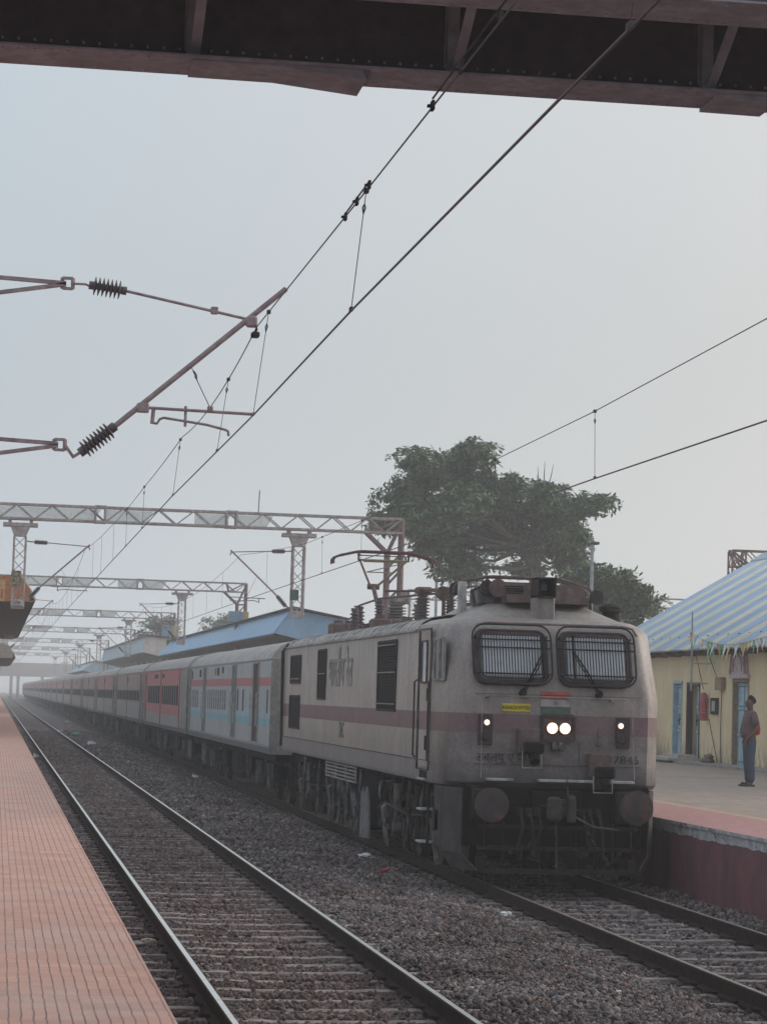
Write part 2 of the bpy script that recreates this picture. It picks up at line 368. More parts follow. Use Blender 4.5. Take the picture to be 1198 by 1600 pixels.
def rail_mesh(x, z, y0, y1, top):
    g = MB(); hw = .034
    pr = [(-.07, -.172), (.07, -.172), (.07, -.155), (.012, -.135), (.011, -.05), (hw, -.042), (hw, -.008), (hw-.012, -.0005), (-hw+.012, -.0005), (-hw, -.008), (-hw, -.042), (-.011, -.05), (-.012, -.135), (-.07, -.155)]
    pr = [(x+p[0], z+p[1]) for p in pr]; n = len(pr); seg = [y0, 12, 25, 50, 90, 160, y1]
    vs = [(p[0], y, p[1]) for y in seg for p in pr]; g.v = vs
    for j in range(len(seg)-1):
        for i in range(n):
            g.f.append((j*n+i, (j+1)*n+i, (j+1)*n+(i+1) % n, j*n+(i+1) % n)); g.mi.append(1 if i == 7 else 0)
    return g
def track(x, z, label, top, ny, y1):
    root = thing('railway_track', label, 'railway track', (x, 0, z), 'tracks through the station')
    for s in (-1, 1):
        recalc(rail_mesh(x+s*.874, z, -3, y1, top).build('rail', ['rail_side', top], root, (x, 0, z)))
    g = MB()
    g.prism([(-1.37, -.20), (-1.33, -.165), (-.55, -.165), (-.45, -.175), (.45, -.175), (.55, -.165), (1.33, -.165), (1.37, -.20), (1.37, -.36), (-1.37, -.36)], 1, 0, .19)
    sl = g.build('sleeper', 'sleeper', root); sl.location = (0, .1+ny*.66, .0); recalc(sl)
    k = 0
    while k < 99:
        k += 1; c = sl.copy(); COL.objects.link(c); c.location = (random.uniform(-.01, .01), .1+(ny+k)*.66, random.uniform(-.006, .006)); c.rotation_euler = (random.uniform(-.01, .01), 0, random.uniform(-.008, .008))
    for c in list(COL.objects):
        if c.name.startswith('sleeper') and c.parent is None: c.parent = root
    g = MB(); y = .1+(ny+100)*.66
    while y < 330: g.box(-1.37, 1.37, y, y+.2, -.36, -.168); y += .66
    o = g.build('sleeper', 'sleeper', root); o['kind'] = 'stuff'; o['label'] = 'far run of sleepers fading into the haze'
    g = MB(); y = .1+ny*.66+.095
    while y < 55:
        for s in (-1, 1):
            for q in (-1, 1):
                xx = s*.874+q*.085
                g.bar((xx-.03, y-.03, -.140), (xx+.03, y-.03, -.140), .018); g.bar((xx+.03, y-.03, -.140), (xx+.03, y+.03, -.135), .018); g.bar((xx-.03, y+.03, -.140), (xx+.03, y+.03, -.140), .018)
        y += .66
    g.build('rail_clip', 'rail_side', root)['kind'] = 'stuff'
    return root
track(0, 0, 'empty railway track with two bright polished rails beside the tiled left platform', 'rail_top', 22, 1200)
track(TX, TZ, 'railway track with dull brown rails under the train', 'rail_dull', 28, 1200)

# ------------------------------------------------------------------ platforms
m, t, b = newmat('ribbed_pink_platform_tiles'); v = coords(t); sx, sy, sz = sep(t, v)
wob = math_n(t, 'MULTIPLY', math_n(t, 'SUBTRACT', tex_noise(t, v, 3.0, 3), .5), .022)
fx = math_n(t, 'FRACT', math_n(t, 'DIVIDE', math_n(t, 'ADD', math_n(t, 'ADD', sx, 20.0), wob), .0605))
gv = math_n(t, 'LESS_THAN', math_n(t, 'ABSOLUTE', math_n(t, 'SUBTRACT', fx, .5)), .075)
gv = math_n(t, 'MULTIPLY', gv, ramp(t, tex_noise(t, v, 1.6, 3), .25, .6, (.35, .35, .35, 1), (.95, .95, .95, 1)))
fy = math_n(t, 'FRACT', math_n(t, 'DIVIDE', math_n(t, 'ADD', sy, 10.0), .305))
gy = math_n(t, 'MULTIPLY', math_n(t, 'LESS_THAN', fy, .035), ramp(t, tex_noise(t, v, 1.3, 2), .45, .65, (.03, .03, .03, 1), (.42, .42, .42, 1)))
c = mixc(t, (.46, .245, .19), (.55, .315, .25), ramp(t, tex_noise(t, v, 5, 5), .3, .7))
c = mixc(t, c, (.48, .355, .32), ramp(t, tex_noise(t, v, 1.1, 4), .5, .75, (0, 0, 0, 1), (.75, .75, .75, 1)))
c = mixc(t, c, (.36, .17, .13), ramp(t, tex_noise(t, v, 2.1, 5, .7, (.5, 2, 1)), .55, .85, (0, 0, 0, 1), (.5, .5, .5, 1)))
cmb = t.nodes.new('ShaderNodeCombineXYZ'); t.links.new(math_n(t, 'FLOOR', math_n(t, 'DIVIDE', sx, .3025)), cmb.inputs[0]); t.links.new(math_n(t, 'FLOOR', math_n(t, 'DIVIDE', math_n(t, 'ADD', sy, 10.0), .305)), cmb.inputs[1])
wn = t.nodes.new('ShaderNodeTexWhiteNoise'); t.links.new(cmb.outputs[0], wn.inputs['Vector'])
c = mixc(t, c, ramp(t, wn.outputs['Value'], 0, 1, (.92, .92, .92, 1), (1.06, 1.06, 1.05, 1)), 1.0, 'MULTIPLY')
c = mixc(t, c, (.27, .17, .15), math_n(t, 'MULTIPLY', ramp(t, tex_noise(t, v, .9, 8, .8, (1, .6, 1)), .58, .72), .55))
c = mixc(t, c, (.60, .50, .46), math_n(t, 'MULTIPLY', ramp(t, tex_noise(t, v, 7, 6, .8), .68, .74), .5))
c = mixc(t, c, (.17, .09, .085), math_n(t, 'MAXIMUM', gv, gy))
t.links.new(c, b.inputs['Base Color']); b.inputs['Roughness'].default_value = .75; M['tiles'] = m
m, t, b = newmat('platform_wall_paint'); v = coords(t); sx, sy, sz = sep(t, v)
edge = math_n(t, 'ADD', sz, math_n(t, 'MULTIPLY', math_n(t, 'SUBTRACT', tex_noise(t, v, 2.6, 5, .7), .5), .10))
c = mixc(t, (.13, .055, .068), (.22, .085, .098), ramp(t, tex_noise(t, v, 2.0, 7, .7, (1, 1.3, .8)), .3, .7))
c = mixc(t, c, (.075, .052, .06), ramp(t, tex_noise(t, v, 1.1, 7, .72, (1, 2.0, .5)), .45, .72))
wt = mixc(t, (.48, .49, .52), (.26, .25, .26), ramp(t, tex_noise(t, v, 5, 5), .4, .7))
wt = mixc(t, wt, (.07, .06, .06), ramp(t, tex_noise(t, v, 1.2, 6, .75, (1, 1.6, 3)), .56, .64))
c = mixc(t, c, wt, math_n(t, 'GREATER_THAN', edge, .565))
t.links.new(c, b.inputs['Base Color']); b.inputs['Roughness'].default_value = .9; bump(t, b, tex_noise(t, v, 25, 4), .4, .02); M['plat_wall'] = m
m, t, b = newmat('platform_paving_with_red_edge_strip'); v = coords(t); sx, sy, sz = sep(t, v)
c = mixc(t, (.225, .178, .148), (.31, .245, .205), ramp(t, tex_noise(t, v, 2.2, 5, .6, (3, .6, 1)), .3, .7))
c = mixc(t, c, (.165, .142, .138), ramp(t, tex_noise(t, v, .6, 5), .5, .8))
red = mixc(t, (.29, .135, .13), (.39, .21, .20), ramp(t, tex_noise(t, v, 4, 5, .6, (5, .5, 1)), .3, .7))
yel = mixc(t, (.40, .29, .19), (.30, .225, .18), ramp(t, tex_noise(t, v, 6, 4), .35, .7))
c = mixc(t, c, yel, math_n(t, 'LESS_THAN', sx, 8.13)); c = mixc(t, c, red, math_n(t, 'LESS_THAN', sx, 7.93))
t.links.new(c, b.inputs['Base Color']); b.inputs['Roughness'].default_value = .85; M['paving'] = m
g = MB(); g.box(-14, -1.70, -6, 1250, -.7, .64, 1); g.box(-14, -1.68, -6, 1250, .64, .686, 0)
struct(g.build('platform', ['tiles', 'plat_wall']))
g = MB(); ps = [(6.60, -.7), (6.60, .69), (6.575, .69), (6.575, .735), (15.5, .845), (45, .9), (45, -.7)]
g.prism(ps, 1, 14, 620); o = g.build('platform', ['paving', 'plat_wall']); recalc(o)
o.data.polygons.foreach_set('material_index', [1 if (p.normal.x < -.9) else 0 for p in o.data.polygons]); struct(o)
# grimy plinth along the station building
g = MB(); g.box(14.75, 15.49, 50, 75, .70, .90); M['concrete'] = mat('stained_grey_concrete', (.30, .29, .28), .9, 0, (.17, .16, .15), 2.5); o = g.build('paved_apron', 'concrete'); struct(o)

# ------------------------------------------------------------------ locomotive (local frame: x across, y from the buffer faces back, z above rail)
LY = 33.08
loco = thing('locomotive', 'grimy grey and cream electric locomotive with maroon band and lit headlights', 'locomotive', (TX, LY, TZ))
# painted body shader
m, t, b = newmat('grimy_cream_body'); v = coords(t); sx, sy, sz = sep(t, v)
c = mixc(t, (.36, .33, .30), (.50, .445, .38), ramp(t, tex_noise(t, v, .8, 4), .3, .7))
c = mixc(t, c, (.44, .345, .27), ramp(t, tex_noise(t, v, .9, 5, .6, (1, 1, .8)), .5, .72, (0, 0, 0, 1), (.6, .6, .6, 1)))
low = math_n(t, 'LESS_THAN', sz, 1.60); c = mixc(t, c, (.30, .285, .295), math_n(t, 'MULTIPLY', low, .75))
bandm = math_n(t, 'MULTIPLY', math_n(t, 'GREATER_THAN', sz, 2.02), math_n(t, 'LESS_THAN', sz, 2.28))
c = mixc(t, c, mixc(t, (.17, .075, .09), (.22, .115, .13), ramp(t, tex_noise(t, v, 3, 5), .35, .7)), bandm)
# front end and roof edges carry more soot than the sides
fr = math_n(t, 'MINIMUM', math_n(t, 'MAXIMUM', math_n(t, 'SUBTRACT', 1.25, math_n(t, 'MULTIPLY', sy, .55)), 0.0), 1.0)
s1 = ramp(t, tex_noise(t, v, 1.5, 6, .7, (4, 4, .4)), .36, .72); s2 = ramp(t, tex_noise(t, v, 1.0, 5, .65), .35, .7)
c = mixc(t, c, (.150, .130, .140), math_n(t, 'MULTIPLY', fr, math_n(t, 'ADD', .18, math_n(t, 'MULTIPLY', math_n(t, 'ADD', s1, s2), .43))))
c = mixc(t, c, (.10, .085, .08), math_n(t, 'MULTIPLY', ramp(t, tex_noise(t, v, 1.7, 7, .7, (5, 5, .28)), .5, .8), .6))
gq = ramp(t, tex_noise(t, v, 1.15, 8, .78, (1, 1.3, 1)), .42, .70); c = mixc(t, c, (.20, .18, .18), math_n(t, 'MULTIPLY', gq, .50))
c = mixc(t, c, (.36, .285, .225), math_n(t, 'MULTIPLY', math_n(t, 'LESS_THAN', sz, 2.75), math_n(t, 'MULTIPLY', ramp(t, tex_noise(t, v, 1.3, 7, .7), .35, .7), .40)))
tops = math_n(t, 'MINIMUM', math_n(t, 'MAXIMUM', math_n(t, 'MULTIPLY', math_n(t, 'SUBTRACT', sz, 2.45), 1.1), 0.0), 1.0)
c = mixc(t, c, (.15, .135, .14), math_n(t, 'MULTIPLY', math_n(t, 'MULTIPLY', tops, ramp(t, tex_noise(t, v, 1.3, 8, .75, (7, 5, .32)), .42, .66)), .62))
c = mixc(t, c, (.13, .115, .12), math_n(t, 'MULTIPLY', math_n(t, 'MULTIPLY', fr, ramp(t, tex_noise(t, v, .85, 6, .7, (1.3, 1, 1)), .44, .62)), .42))
lowf = math_n(t, 'MULTIPLY', math_n(t, 'MULTIPLY', fr, math_n(t, 'LESS_THAN', sz, 2.02)), ramp(t, tex_noise(t, v, 1.6, 7, .75, (1, 1, 1.6)), .30, .62)); c = mixc(t, c, (.085, .070, .075), math_n(t, 'MULTIPLY', lowf, .78))
brn = ramp(t, tex_noise(t, v, 2.4, 7, .8, (3, 3, .35)), .55, .72); c = mixc(t, c, (.24, .15, .11), math_n(t, 'MULTIPLY', brn, .35))
tn = ramp(t, tex_noise(t, v, 16, 8, .8), .3, .72, (.74, .73, .75, 1), (1.2, 1.2, 1.2, 1)); c = mixc(t, c, (.155, .072, .085), math_n(t, 'MULTIPLY', bandm, .45)); c = mixc(t, c, tn, 1., 'MULTIPLY')
spk = ramp(t, tex_noise(t, v, 55, 3, .8), .3, .7, (.80, .79, .80, 1), (1.16, 1.15, 1.15, 1)); c = mixc(t, c, spk, 1., 'MULTIPLY')
c = mixc(t, c, (.16, .085, .05), ramp(t, tex_noise(t, v, 3.3, 7, .8), .62, .74, (0, 0, 0, 1), (.7, .7, .7, 1)))
edge_d = math_n(t, 'MINIMUM', math_n(t, 'MAXIMUM', math_n(t, 'MULTIPLY', math_n(t, 'SUBTRACT', math_n(t, 'ADD', 1.30, math_n(t, 'MULTIPLY', tex_noise(t, v, 3.2, 8, .75), .50)), sz), 5.0), 0.0), 1.0)
c = mixc(t, c, (.05, .045, .048), math_n(t, 'MULTIPLY', math_n(t, 'MULTIPLY', edge_d, math_n(t, 'LESS_THAN', sy, 1.0)), .85))
t.links.new(c, b.inputs['Base Color']); b.inputs['Roughness'].default_value = .55; bump(t, b, tex_noise(t, v, 2.2, 6), .3, .03); M['loco'] = m
M['roof_grey'] = mat('dusty_grey_roof', (.42, .41, .40), .75, 0, (.17, .15, .15), 2.5, (.38, .64))
def chaikin(p, it):
    for _ in range(it):
        q = [p[0]]
        for i in range(len(p)-1):
            a, b_ = p[i], p[i+1]
            q += [tuple(lerp(a[k], b_[k], .25) for k in range(2)), tuple(lerp(a[k], b_[k], .75) for k in range(2))]
        p = q+[p[-1]]
    return p
def plan(s, c1, c2, yb, z):
    e_ = .03; half = [(s, 2.6), (s, c1[1]+.72), (lerp(s, c1[0], .5), c1[1]+.36), (c1[0]+.004, c1[1]+e_), (c1[0]-.02, c1[1]-.02), (lerp(c1[0], c2[0], .55), lerp(c1[1], c2[1], .62)), (lerp(c1[0], c2[0], .85), lerp(c1[1], c2[1], .92)), (c2[0]-.06, c2[1]-.008), (c2[0]*.5, c2[1]-.022), (0, c2[1]-.028)]
    pts = [(s, yb)]+half; full = pts+[(-x, y) for x, y in reversed(pts[:-1])]
    return [(x, y, z) for x, y in full]
YB = 19.9
lev = [(1.30, 1.52, (1.43, .90), (1.20, .62)), (1.36, 1.55, (1.455, .86), (1.22, .58)), (2.3, 1.55, (1.455, .84), (1.22, .56)), (2.55, 1.55, (1.45, .86), (1.215, .59)),
       (3.40, 1.54, (1.38, 1.17), (1.14, .90)), (3.50, 1.50, (1.32, 1.26), (1.10, 1.0))]
g = MB(); rings = [plan(s, c1, c2, YB, z) for z, s, c1, c2 in lev]
def roofring(s, c1, c2, z, zm):
    r_ = plan(s, c1, c2, YB, z)
    return r_
rings += [plan(1.36, (1.20, 1.45), (1.0, 1.22), YB, 3.575), plan(1.05, (.95, 1.70), (.85, 1.55), YB, 3.625), plan(.5, (.45, 2.3), (.4, 2.2), YB, 3.66)]
g.loft(rings); body = recalc(g.build('body', 'loco', loco, smooth=30))
# raised cab roof (forehead)
g = MB()
def cabring(hw, y0, z): return [(hw, 4.3, z), (hw, y0+.35, z), (hw-.06, y0+.12, z), (hw-.22, y0, z), (-hw+.22, y0, z), (-hw+.06, y0+.12, z), (-hw, y0+.35, z), (-hw, 4.3, z)]
g.loft([cabring(1.30, 1.08, 3.485), cabring(.74, 2.02, 3.815), cabring(.60, 2.2, 3.835)])
recalc(g.build('cab_roof', 'loco', loco, smooth=22))
# roof skin with transverse seams
g = MB(); arc = [(-1.52, 3.44), (-1.46, 3.53), (-1.33, 3.60), (-1.1, 3.65), (-.5, 3.69), (0, 3.70), (.5, 3.69), (1.1, 3.65), (1.33, 3.60), (1.46, 3.53), (1.52, 3.44)]
def arcstrip(g, y0, y1, d, m=0):
    o = [(x*(1+d*.3), z+d) for x, z in arc]; vs = [(x, y, z) for y in (y0, y1) for x, z in o]+[(x*.98, y, z-.05) for y in (y0, y1) for x, z in o]
    n = len(arc); fs = [(i, i+1, n+i+1, n+i) for i in range(n-1)]+[(i, 2*n+i, 2*n+i+1, i+1) for i in range(n-1)]+[(n+i, n+i+1, 3*n+i+1, 3*n+i) for i in range(n-1)]
    g.add(vs, fs, m)
arcstrip(g, 3.0, YB-.1, .012); y = 3.0
while y < YB-.2: arcstrip(g, y, y+.05, .022); y += .95
g.bar((-1.555, 3.0, 3.43), (-1.555, YB, 3.43), .03); g.bar((1.555, 3.0, 3.43), (1.555, YB, 3.43), .03)
recalc(g.build('roof', 'roof_grey', loco, smooth=40))
# skirt seam and panel ribs
g = MB(); g.bar((-1.556, 1.7, 1.60), (-1.556, YB, 1.60), .02, .012); g.bar((-1.15, .533, 1.605), (1.15, .533, 1.605), .010, .012)
g.bar((-1.15, .532, 2.545), (1.15, .532, 2.545), .008)
for x in (-.30, .30): g.bar((x, .530, 1.62), (x, .530, 1.93), .006)
g.build('body_seam', 'grey_dirty', loco)
# drip rail over the windscreens
def wpt(x, z, d=0.):
    """point on the raked windscreen plane, d metres proud"""
    tt = (z-2.55)/.85; y = .56+.31*tt
    return (x, y-d*.94, z+d*.34)
g = MB(); g.tube([wpt(-1.14, 3.38, .02), wpt(-1.08, 3.47, .03), wpt(-.95, 3.50, .03), wpt(.95, 3.50, .03), wpt(1.08, 3.47, .03), wpt(1.14, 3.38, .02)], .016)
g.build('drip_rail', 'rust', loco)
def rrect(x0, x1, z0, z1, r, n=4):
    P = []
    for cx_, cz_, a0 in ((x1-r, z1-r, 0), (x0+r, z1-r, 90), (x0+r, z0+r, 180), (x1-r, z0+r, 270)):
        for i in range(n+1): a = R(a0+90*i/n); P.append((cx_+r*math.cos(a), cz_+r*math.sin(a)))
    return P
M['bar_pale'] = mat('pale_grey_bars', (.50, .51, .54), .6, 0, (.34, .34, .36), 9)
M['curtain'] = mat('grey_striped_window_glass', (.15, .16, .175), .4, 0, (.09, .09, .10), 5)
M['wframe'] = mat('rusty_dark_window_surround', (.085, .058, .062), .7, 0, (.04, .033, .035), 7)
def windscreen(x0, x1):
    z0, z1 = 2.66, 3.41
    P = rrect(x0+.055, x1-.055, z0+.055, z1-.075, .12)
    g = MB(); g.add([wpt(x, z, .03) for x, z in P], [tuple(range(len(P)))]); w_ = g.build('windscreen', 'curtain', loco)
    g = MB(); outer = rrect(x0, x1, z0, z1, .15); inner = rrect(x0+.075, x1-.075, z0+.065, z1-.085, .08); n = len(outer)
    g.add([wpt(x, z, d) for d, pp in ((.045, outer), (.06, inner)) for x, z in pp]+[wpt(x, z, .0) for x, z in outer]+[wpt(x, z, .02) for x, z in inner],
          [(i, (i+1) % n, n+(i+1) % n, n+i) for i in range(n)]+[(i, 2*n+i, 2*n+(i+1) % n, (i+1) % n) for i in range(n)]+[(n+i, n+(i+1) % n, 3*n+(i+1) % n, 3*n+i) for i in range(n)])
    recalc(g.build('window_frame', 'wframe', w_))
    g = MB(); g.tube([wpt(x, z, .14) for x, z in rrect(x0-.03, x1+.03, z0-.02, z1+.03, .17)], .014, closed=True)
    g.tube([wpt(x, z, .15) for x, z in rrect(x0+.06, x1-.06, z0+.05, z1-.06, .12)], .010, closed=True)
    for zz in (z0+.12, z1-.17, z1-.28): g.tube([wpt(x0-.04, zz, .13), wpt(x1+.04, zz, .13)], .010, 6)
    for xx in (x0+.02, x1-.02):
        for zz in (z0+.1, z1-.12): g.cyl(wpt(xx, zz, 0), wpt(xx, zz, .14), .012, n=6)
    g.build('stone_guard', 'dark', w_)
    g = MB(); k = 20
    for i in range(k):
        xx = lerp(x0+.13, x1-.13, i/(k-1)); g.cyl(wpt(xx, z0+.09, .10), wpt(xx, z1-.11, .10), .0115, n=6)
    g.build('guard_bar', 'bar_pale', w_)
windscreen(-1.145, -.125); windscreen(.015, 1.035)
for s, xb in ((-1, -.50), (1, .55)):
    g = MB(); tip = xb+s*-.0
    top = (-.23, 3.05) if s < 0 else (.20, 3.08)
    g.cyl(wpt(xb, 2.55, .02), wpt(xb, 2.55, .10), .05, n=10); g.tube([wpt(xb, 2.56, .09), wpt(lerp(xb, top[0], .5), 2.8, .20), wpt(top[0], top[1], .19)], .012, 6)
    g.tube([wpt(xb-.03*s, 2.56, .09), wpt(lerp(xb, top[0], .5)-.05*s, 2.82, .20), wpt(top[0]-.02*s, top[1]-.02, .19)], .009, 6)
    g.bar(wpt(top[0], 2.72, .185), wpt(top[0], 3.30, .185), .018, .03); g.build('windscreen_wiper', 'black', loco)
# headlight with two lamps
Y0 = .528
def fbox(name, x0, x1, z0, z1, d, mt, parent=loco, rim=.02):
    g = MB(); g.bev(x0, x1, Y0-d, Y0+.10, z0, z1, .008); return g.build(name, mt, parent)
hl = fbox('headlight_housing', -.225, .205, 1.95, 2.27, .02, 'ac_brown')
g = MB()
for a, b_ in (((-.225, 1.95), (.205, 1.95)), ((-.225, 2.27), (.205, 2.27)), ((-.225, 1.95), (-.225, 2.27)), ((.205, 1.95), (.205, 2.27))):
    g.bar((a[0], Y0-.03, a[1]), (b_[0], Y0-.03, b_[1]), .022, .05)
g.build('frame', 'wframe', hl)
for xx in (-.09, .085):
    g = MB(); g.lathe((xx, Y0-.02, 2.105), (xx, Y0-.1, 2.105), [(0, .086), (.03, .088), (.035, .080)], 20); g.build('lamp_rim', 'ac_brown', hl)
    g = MB(); g.lathe((xx, Y0-.05, 2.105), (xx, Y0-.1, 2.105), [(0, .066), (.012, .062), (.02, .045), (.024, .02)], 20); lo_ = g.build('lamp', 'lamp', hl)
    g = MB(); g.lathe((xx, Y0-.048, 2.105), (xx, Y0-.1, 2.105), [(0, .080), (.008, .076), (.010, .06)], 20); g.build('lamp_glow_ring', 'lamp_warm', lo_)  # glowing ring added round each lens for its warm edge of light
for x0, x1, lx in ((-1.09, -.90, -.985), (.80, .99, .855)):
    mk = fbox('marker_light', x0, x1, 1.86, 2.27, .02, 'wframe')
    g = MB(); g.lathe((lx, Y0-.02, 2.16), (lx, Y0-.1, 2.16), [(0, .055), (.03, .056), (.032, .045)], 16); g.build('lamp_rim', 'ac_brown', mk)
    g = MB(); g.lathe((lx, Y0-.05, 2.16), (lx, Y0-.1, 2.16), [(0, .027), (.01, .023), (.014, .012)], 16); ls_ = g.build('lamp', 'lamp_small', mk)
    g = MB(); g.lathe((lx, Y0-.048, 2.16), (lx, Y0-.1, 2.16), [(0, .042), (.006, .038), (.008, .02)], 16); g.build('lamp_glow_ring', 'lamp_warm', ls_)
    g = MB(); g.lathe((lx, Y0-.02, 1.985), (lx, Y0-.1, 1.985), [(0, .055), (.03, .056), (.034, .05), (.038, .02)], 16); g.build('unlit_lamp', 'wframe', mk)
# three painted stripes of the flag, number lettering, sticker
for i, mm in enumerate(('saffron', 'flag_white', 'flag_green')):
    z1 = 2.60-.108*i; g = MB(); g.box(-.245, .165, Y0-.0, Y0+.08, z1-(.098), z1); fl = g.build('painted_stripe', mm, loco)
g = MB(); g.lathe((-.04, Y0-.002, 2.445), (-.04, Y0-.01, 2.445), [(0, .030), (.002, .030)], 16); g.build('wheel_emblem', 'text_grey', loco)
st = fbox('sticker', -.77, -.385, 2.31, 2.42, .006, 'yellow')
txt('lettering', 'KAVACH FITTED', .072, (-.578, Y0-.009, 2.365), (1, 0, 0), (0, 0, 1), 'sticker_ink', st, sx=.72)
txt('lettering', 'डब्ल्यू ए पी ७', .165, (-.70, Y0+.006, 1.69), (1, 0, 0), (0, 0, 1), 'text_front', loco, sx=.95)
txt('lettering', '37846', .155, (.905, Y0+.006, 1.695), (1, 0, 0), (0, 0, 1), 'text_front', loco, sx=1.18)
txt('lettering', 'भारतीय रेल', .78, (-1.553, 44.2-LY, 2.86), (0, -1, 0), (0, 0, 1), 'text_grey', loco, sx=.96)
txt('lettering', 'DHC', .40, (-1.553, 43.8-LY, 1.86), (0, -1, 0), (0, 0, 1), 'body_faint' if 'body_faint' in M else 'grey_dirty', loco, sx=.7)
# front guard rail, lips, jumper boxes
g = MB(); yy = Y0-.11
P = [(-1.06, 1.42), (-1.07, 2.44), (-1.05, 2.50), (-1.0, 2.52), (.88, 2.52), (.95, 2.50), (.99, 2.43), (1.04, 1.44)]
g.tube([(x, yy, z) for x, z in P], .0065, 6)
for x in (-.98, -.42, .12, .72): g.bev(x-.02, x+.02, yy, Y0+.05, 2.49, 2.53)
g.build('handrail', 'beige', loco)
for x0, x1 in ((-.97, -.62), (-.27, .10), (.12, .48), (.70, 1.04)):
    g = MB(); g.bev(x0, x1, Y0-.14, Y0+.1, 1.385, 1.42, .006); g.build('step_plate', 'white_dull', loco)
for cx_, z1 in ((-.40, 2.09), (.58, 1.78)):
    jb = fbox('jumper_box', cx_-.17, cx_+.12, z1-.32, z1, .16, 'ac_brown')
    g = MB(); g.bev(cx_-.10, cx_+.15, Y0-.34, Y0-.12, z1-.33, z1-.17, .03); g.cyl((cx_+.02, Y0-.2, z1-.3), (cx_+.02, Y0-.34, z1-.44), .085, .07, 12)
    g.build('socket', 'black', jb)
    g = MB(); g.tube([(cx_-.12, Y0-.18, z1-.3), (cx_-.12, Y0-.2, z1-.52), (cx_+.14, Y0-.2, z1-.52), (cx_+.14, Y0-.18, z1-.3)], .009, 6); g.build('bracket', 'white_dull', jb)
for xx in (-.06, .04):
    g = MB(); g.cyl((xx, Y0-.01, 1.87), (xx, Y0-.13, 1.86), .035, .045, 12); g.bev(xx-.035, xx+.035, Y0-.06, Y0+.02, 1.80, 1.92); g.build('reflector', 'grey_dirty', loco)
g = MB(); g.cyl((.57, Y0, 1.90), (.57, Y0-.08, 1.89), .03, n=10); g.bar((.55, Y0-.02, 1.91), (.55, Y0-.02, 2.12), .012); g.build('lamp_bracket', 'grey_dirty', loco)
# headstock, buffers, coupler, hoses, snow plough
g = MB(); g.bev(-1.30, 1.30, .60, .80, .95, 1.33, .02); g.bev(-1.18, -.78, .44, .62, .84, 1.30, .02); g.bev(.78, 1.18, .44, .62, .84, 1.30, .02); g.box(-1.2, 1.2, .9, 1.6, .5, 1.3); g.bev(-.35, .35, .50, .62, .9, 1.26, .02); g.build('headstock', 'black', loco)
for s in (-1, 1):
    bf = MB(); bf.cyl((s*.978, .42, 1.08), (s*.978, .10, 1.08), .13, .10, 14); bf.bev(s*.978-.2, s*.978+.2, .36, .44, .88, 1.28, .02); bo = bf.build('buffer', 'dark', loco, smooth=40)
    g = MB(); g.lathe((s*.978, .12, 1.08), (s*.978, -.3, 1.08), [(0, .13), (.06, .20), (.07, .228), (.105, .230), (.115, .20), (.122, .1), (.124, .01)], 28); g.build('buffer_head', mat('rusty_grey_buffer_plate', (.062, .052, .055), .6, 0, (.16, .08, .06), 5, (.5, .7)), bo, smooth=40)
g = MB(); g.bev(-.14, .14, .15, .6, .92, 1.16, .04); g.bev(-.20, -.04, -.02, .25, .88, 1.20, .05); g.bev(.06, .17, .05, .25, .86, 1.22, .04)
g.bar((.1, .3, 1.35), (.1, .3, .95), .02); g.bar((-.28, .28, 1.08), (.45, .28, 1.0), .02); g.build('coupler', 'dusty_dark', loco)
for k, (x, l) in enumerate(((-.55, .5), (-.42, .55), (.40, .55), (.52, .6), (-.30, .42), (.30, .45))):
    g = MB(); g.tube([(x, .36, .98), (x, .18, .93), (x+.02, .12, .8), (x+.05*(1 if k % 2 else -1), .16, .98-l), (x+.10*(1 if k % 2 else -1), .25, 1.0-l)], .022, 8)
    g.bev(x-.035, x+.035, .25, .42, .93, 1.04, .01); g.cyl((x+.09*(1 if k % 2 else -1), .23, 1.0-l), (x+.13*(1 if k % 2 else -1), .24, .93-l), .035, n=8); g.build('brake_hose', 'dark', loco)
for s in (-1, 1):
    g = MB(); g.add([(s*1.46, 1.0, 1.28), (s*1.28, .52, 1.28), (s*1.28, .52, .42), (s*1.46, 1.0, .42), (s*1.10, .30, .20), (s*1.34, .85, .20)], [(0, 1, 2, 3), (3, 2, 4, 5)])
    g.add([(s*1.46, 1.04, 1.28), (s*1.46, 1.04, .42), (s*1.46, 1.5, .5), (s*1.46, 1.6, 1.28)], [(0, 1, 2, 3)])
    pl = g.build('cheek_plate', mat('grimy_cheek_plate', (.085, .078, .082), .8, 0, (.06, .05, .05), 4, (.35, .6)), loco); sm = pl.modifiers.new('thick', 'SOLIDIFY'); sm.thickness = .02
g = MB(); g.bar((-1.12, .30, .20), (1.14, .30, .20), .05, .075); g.bar((-1.1, .34, .5), (1.12, .34, .5), .05, .05)
g.bar((-1.1, .36, .78), (1.1, .36, .78), .06, .05)
for x in (-1.06, .98): g.bev(x-.06, x+.06, .24, .30, .18, .38, .01)
for i in range(9): x = lerp(-1.0, 1.0, i/8); g.bar((x, .34, .2), (x*1.0, .4, .85), .03, .012)
g.build('cattle_guard', mat('rusty_dark_bars', (.028, .022, .022), .8, 0, (.06, .038, .033), 6), loco)
g = MB(); g.bar((-.05, .2, .25), (-.08, .2, .95), .012); g.bar((.3, .16, .85), (.5, .16, .5), .015); g.tube([(.15, .1, .95), (.4, .05, .82), (.75, .12, .78)], .012, 6); g.build('hanging_chain', 'grey_dirty', loco)
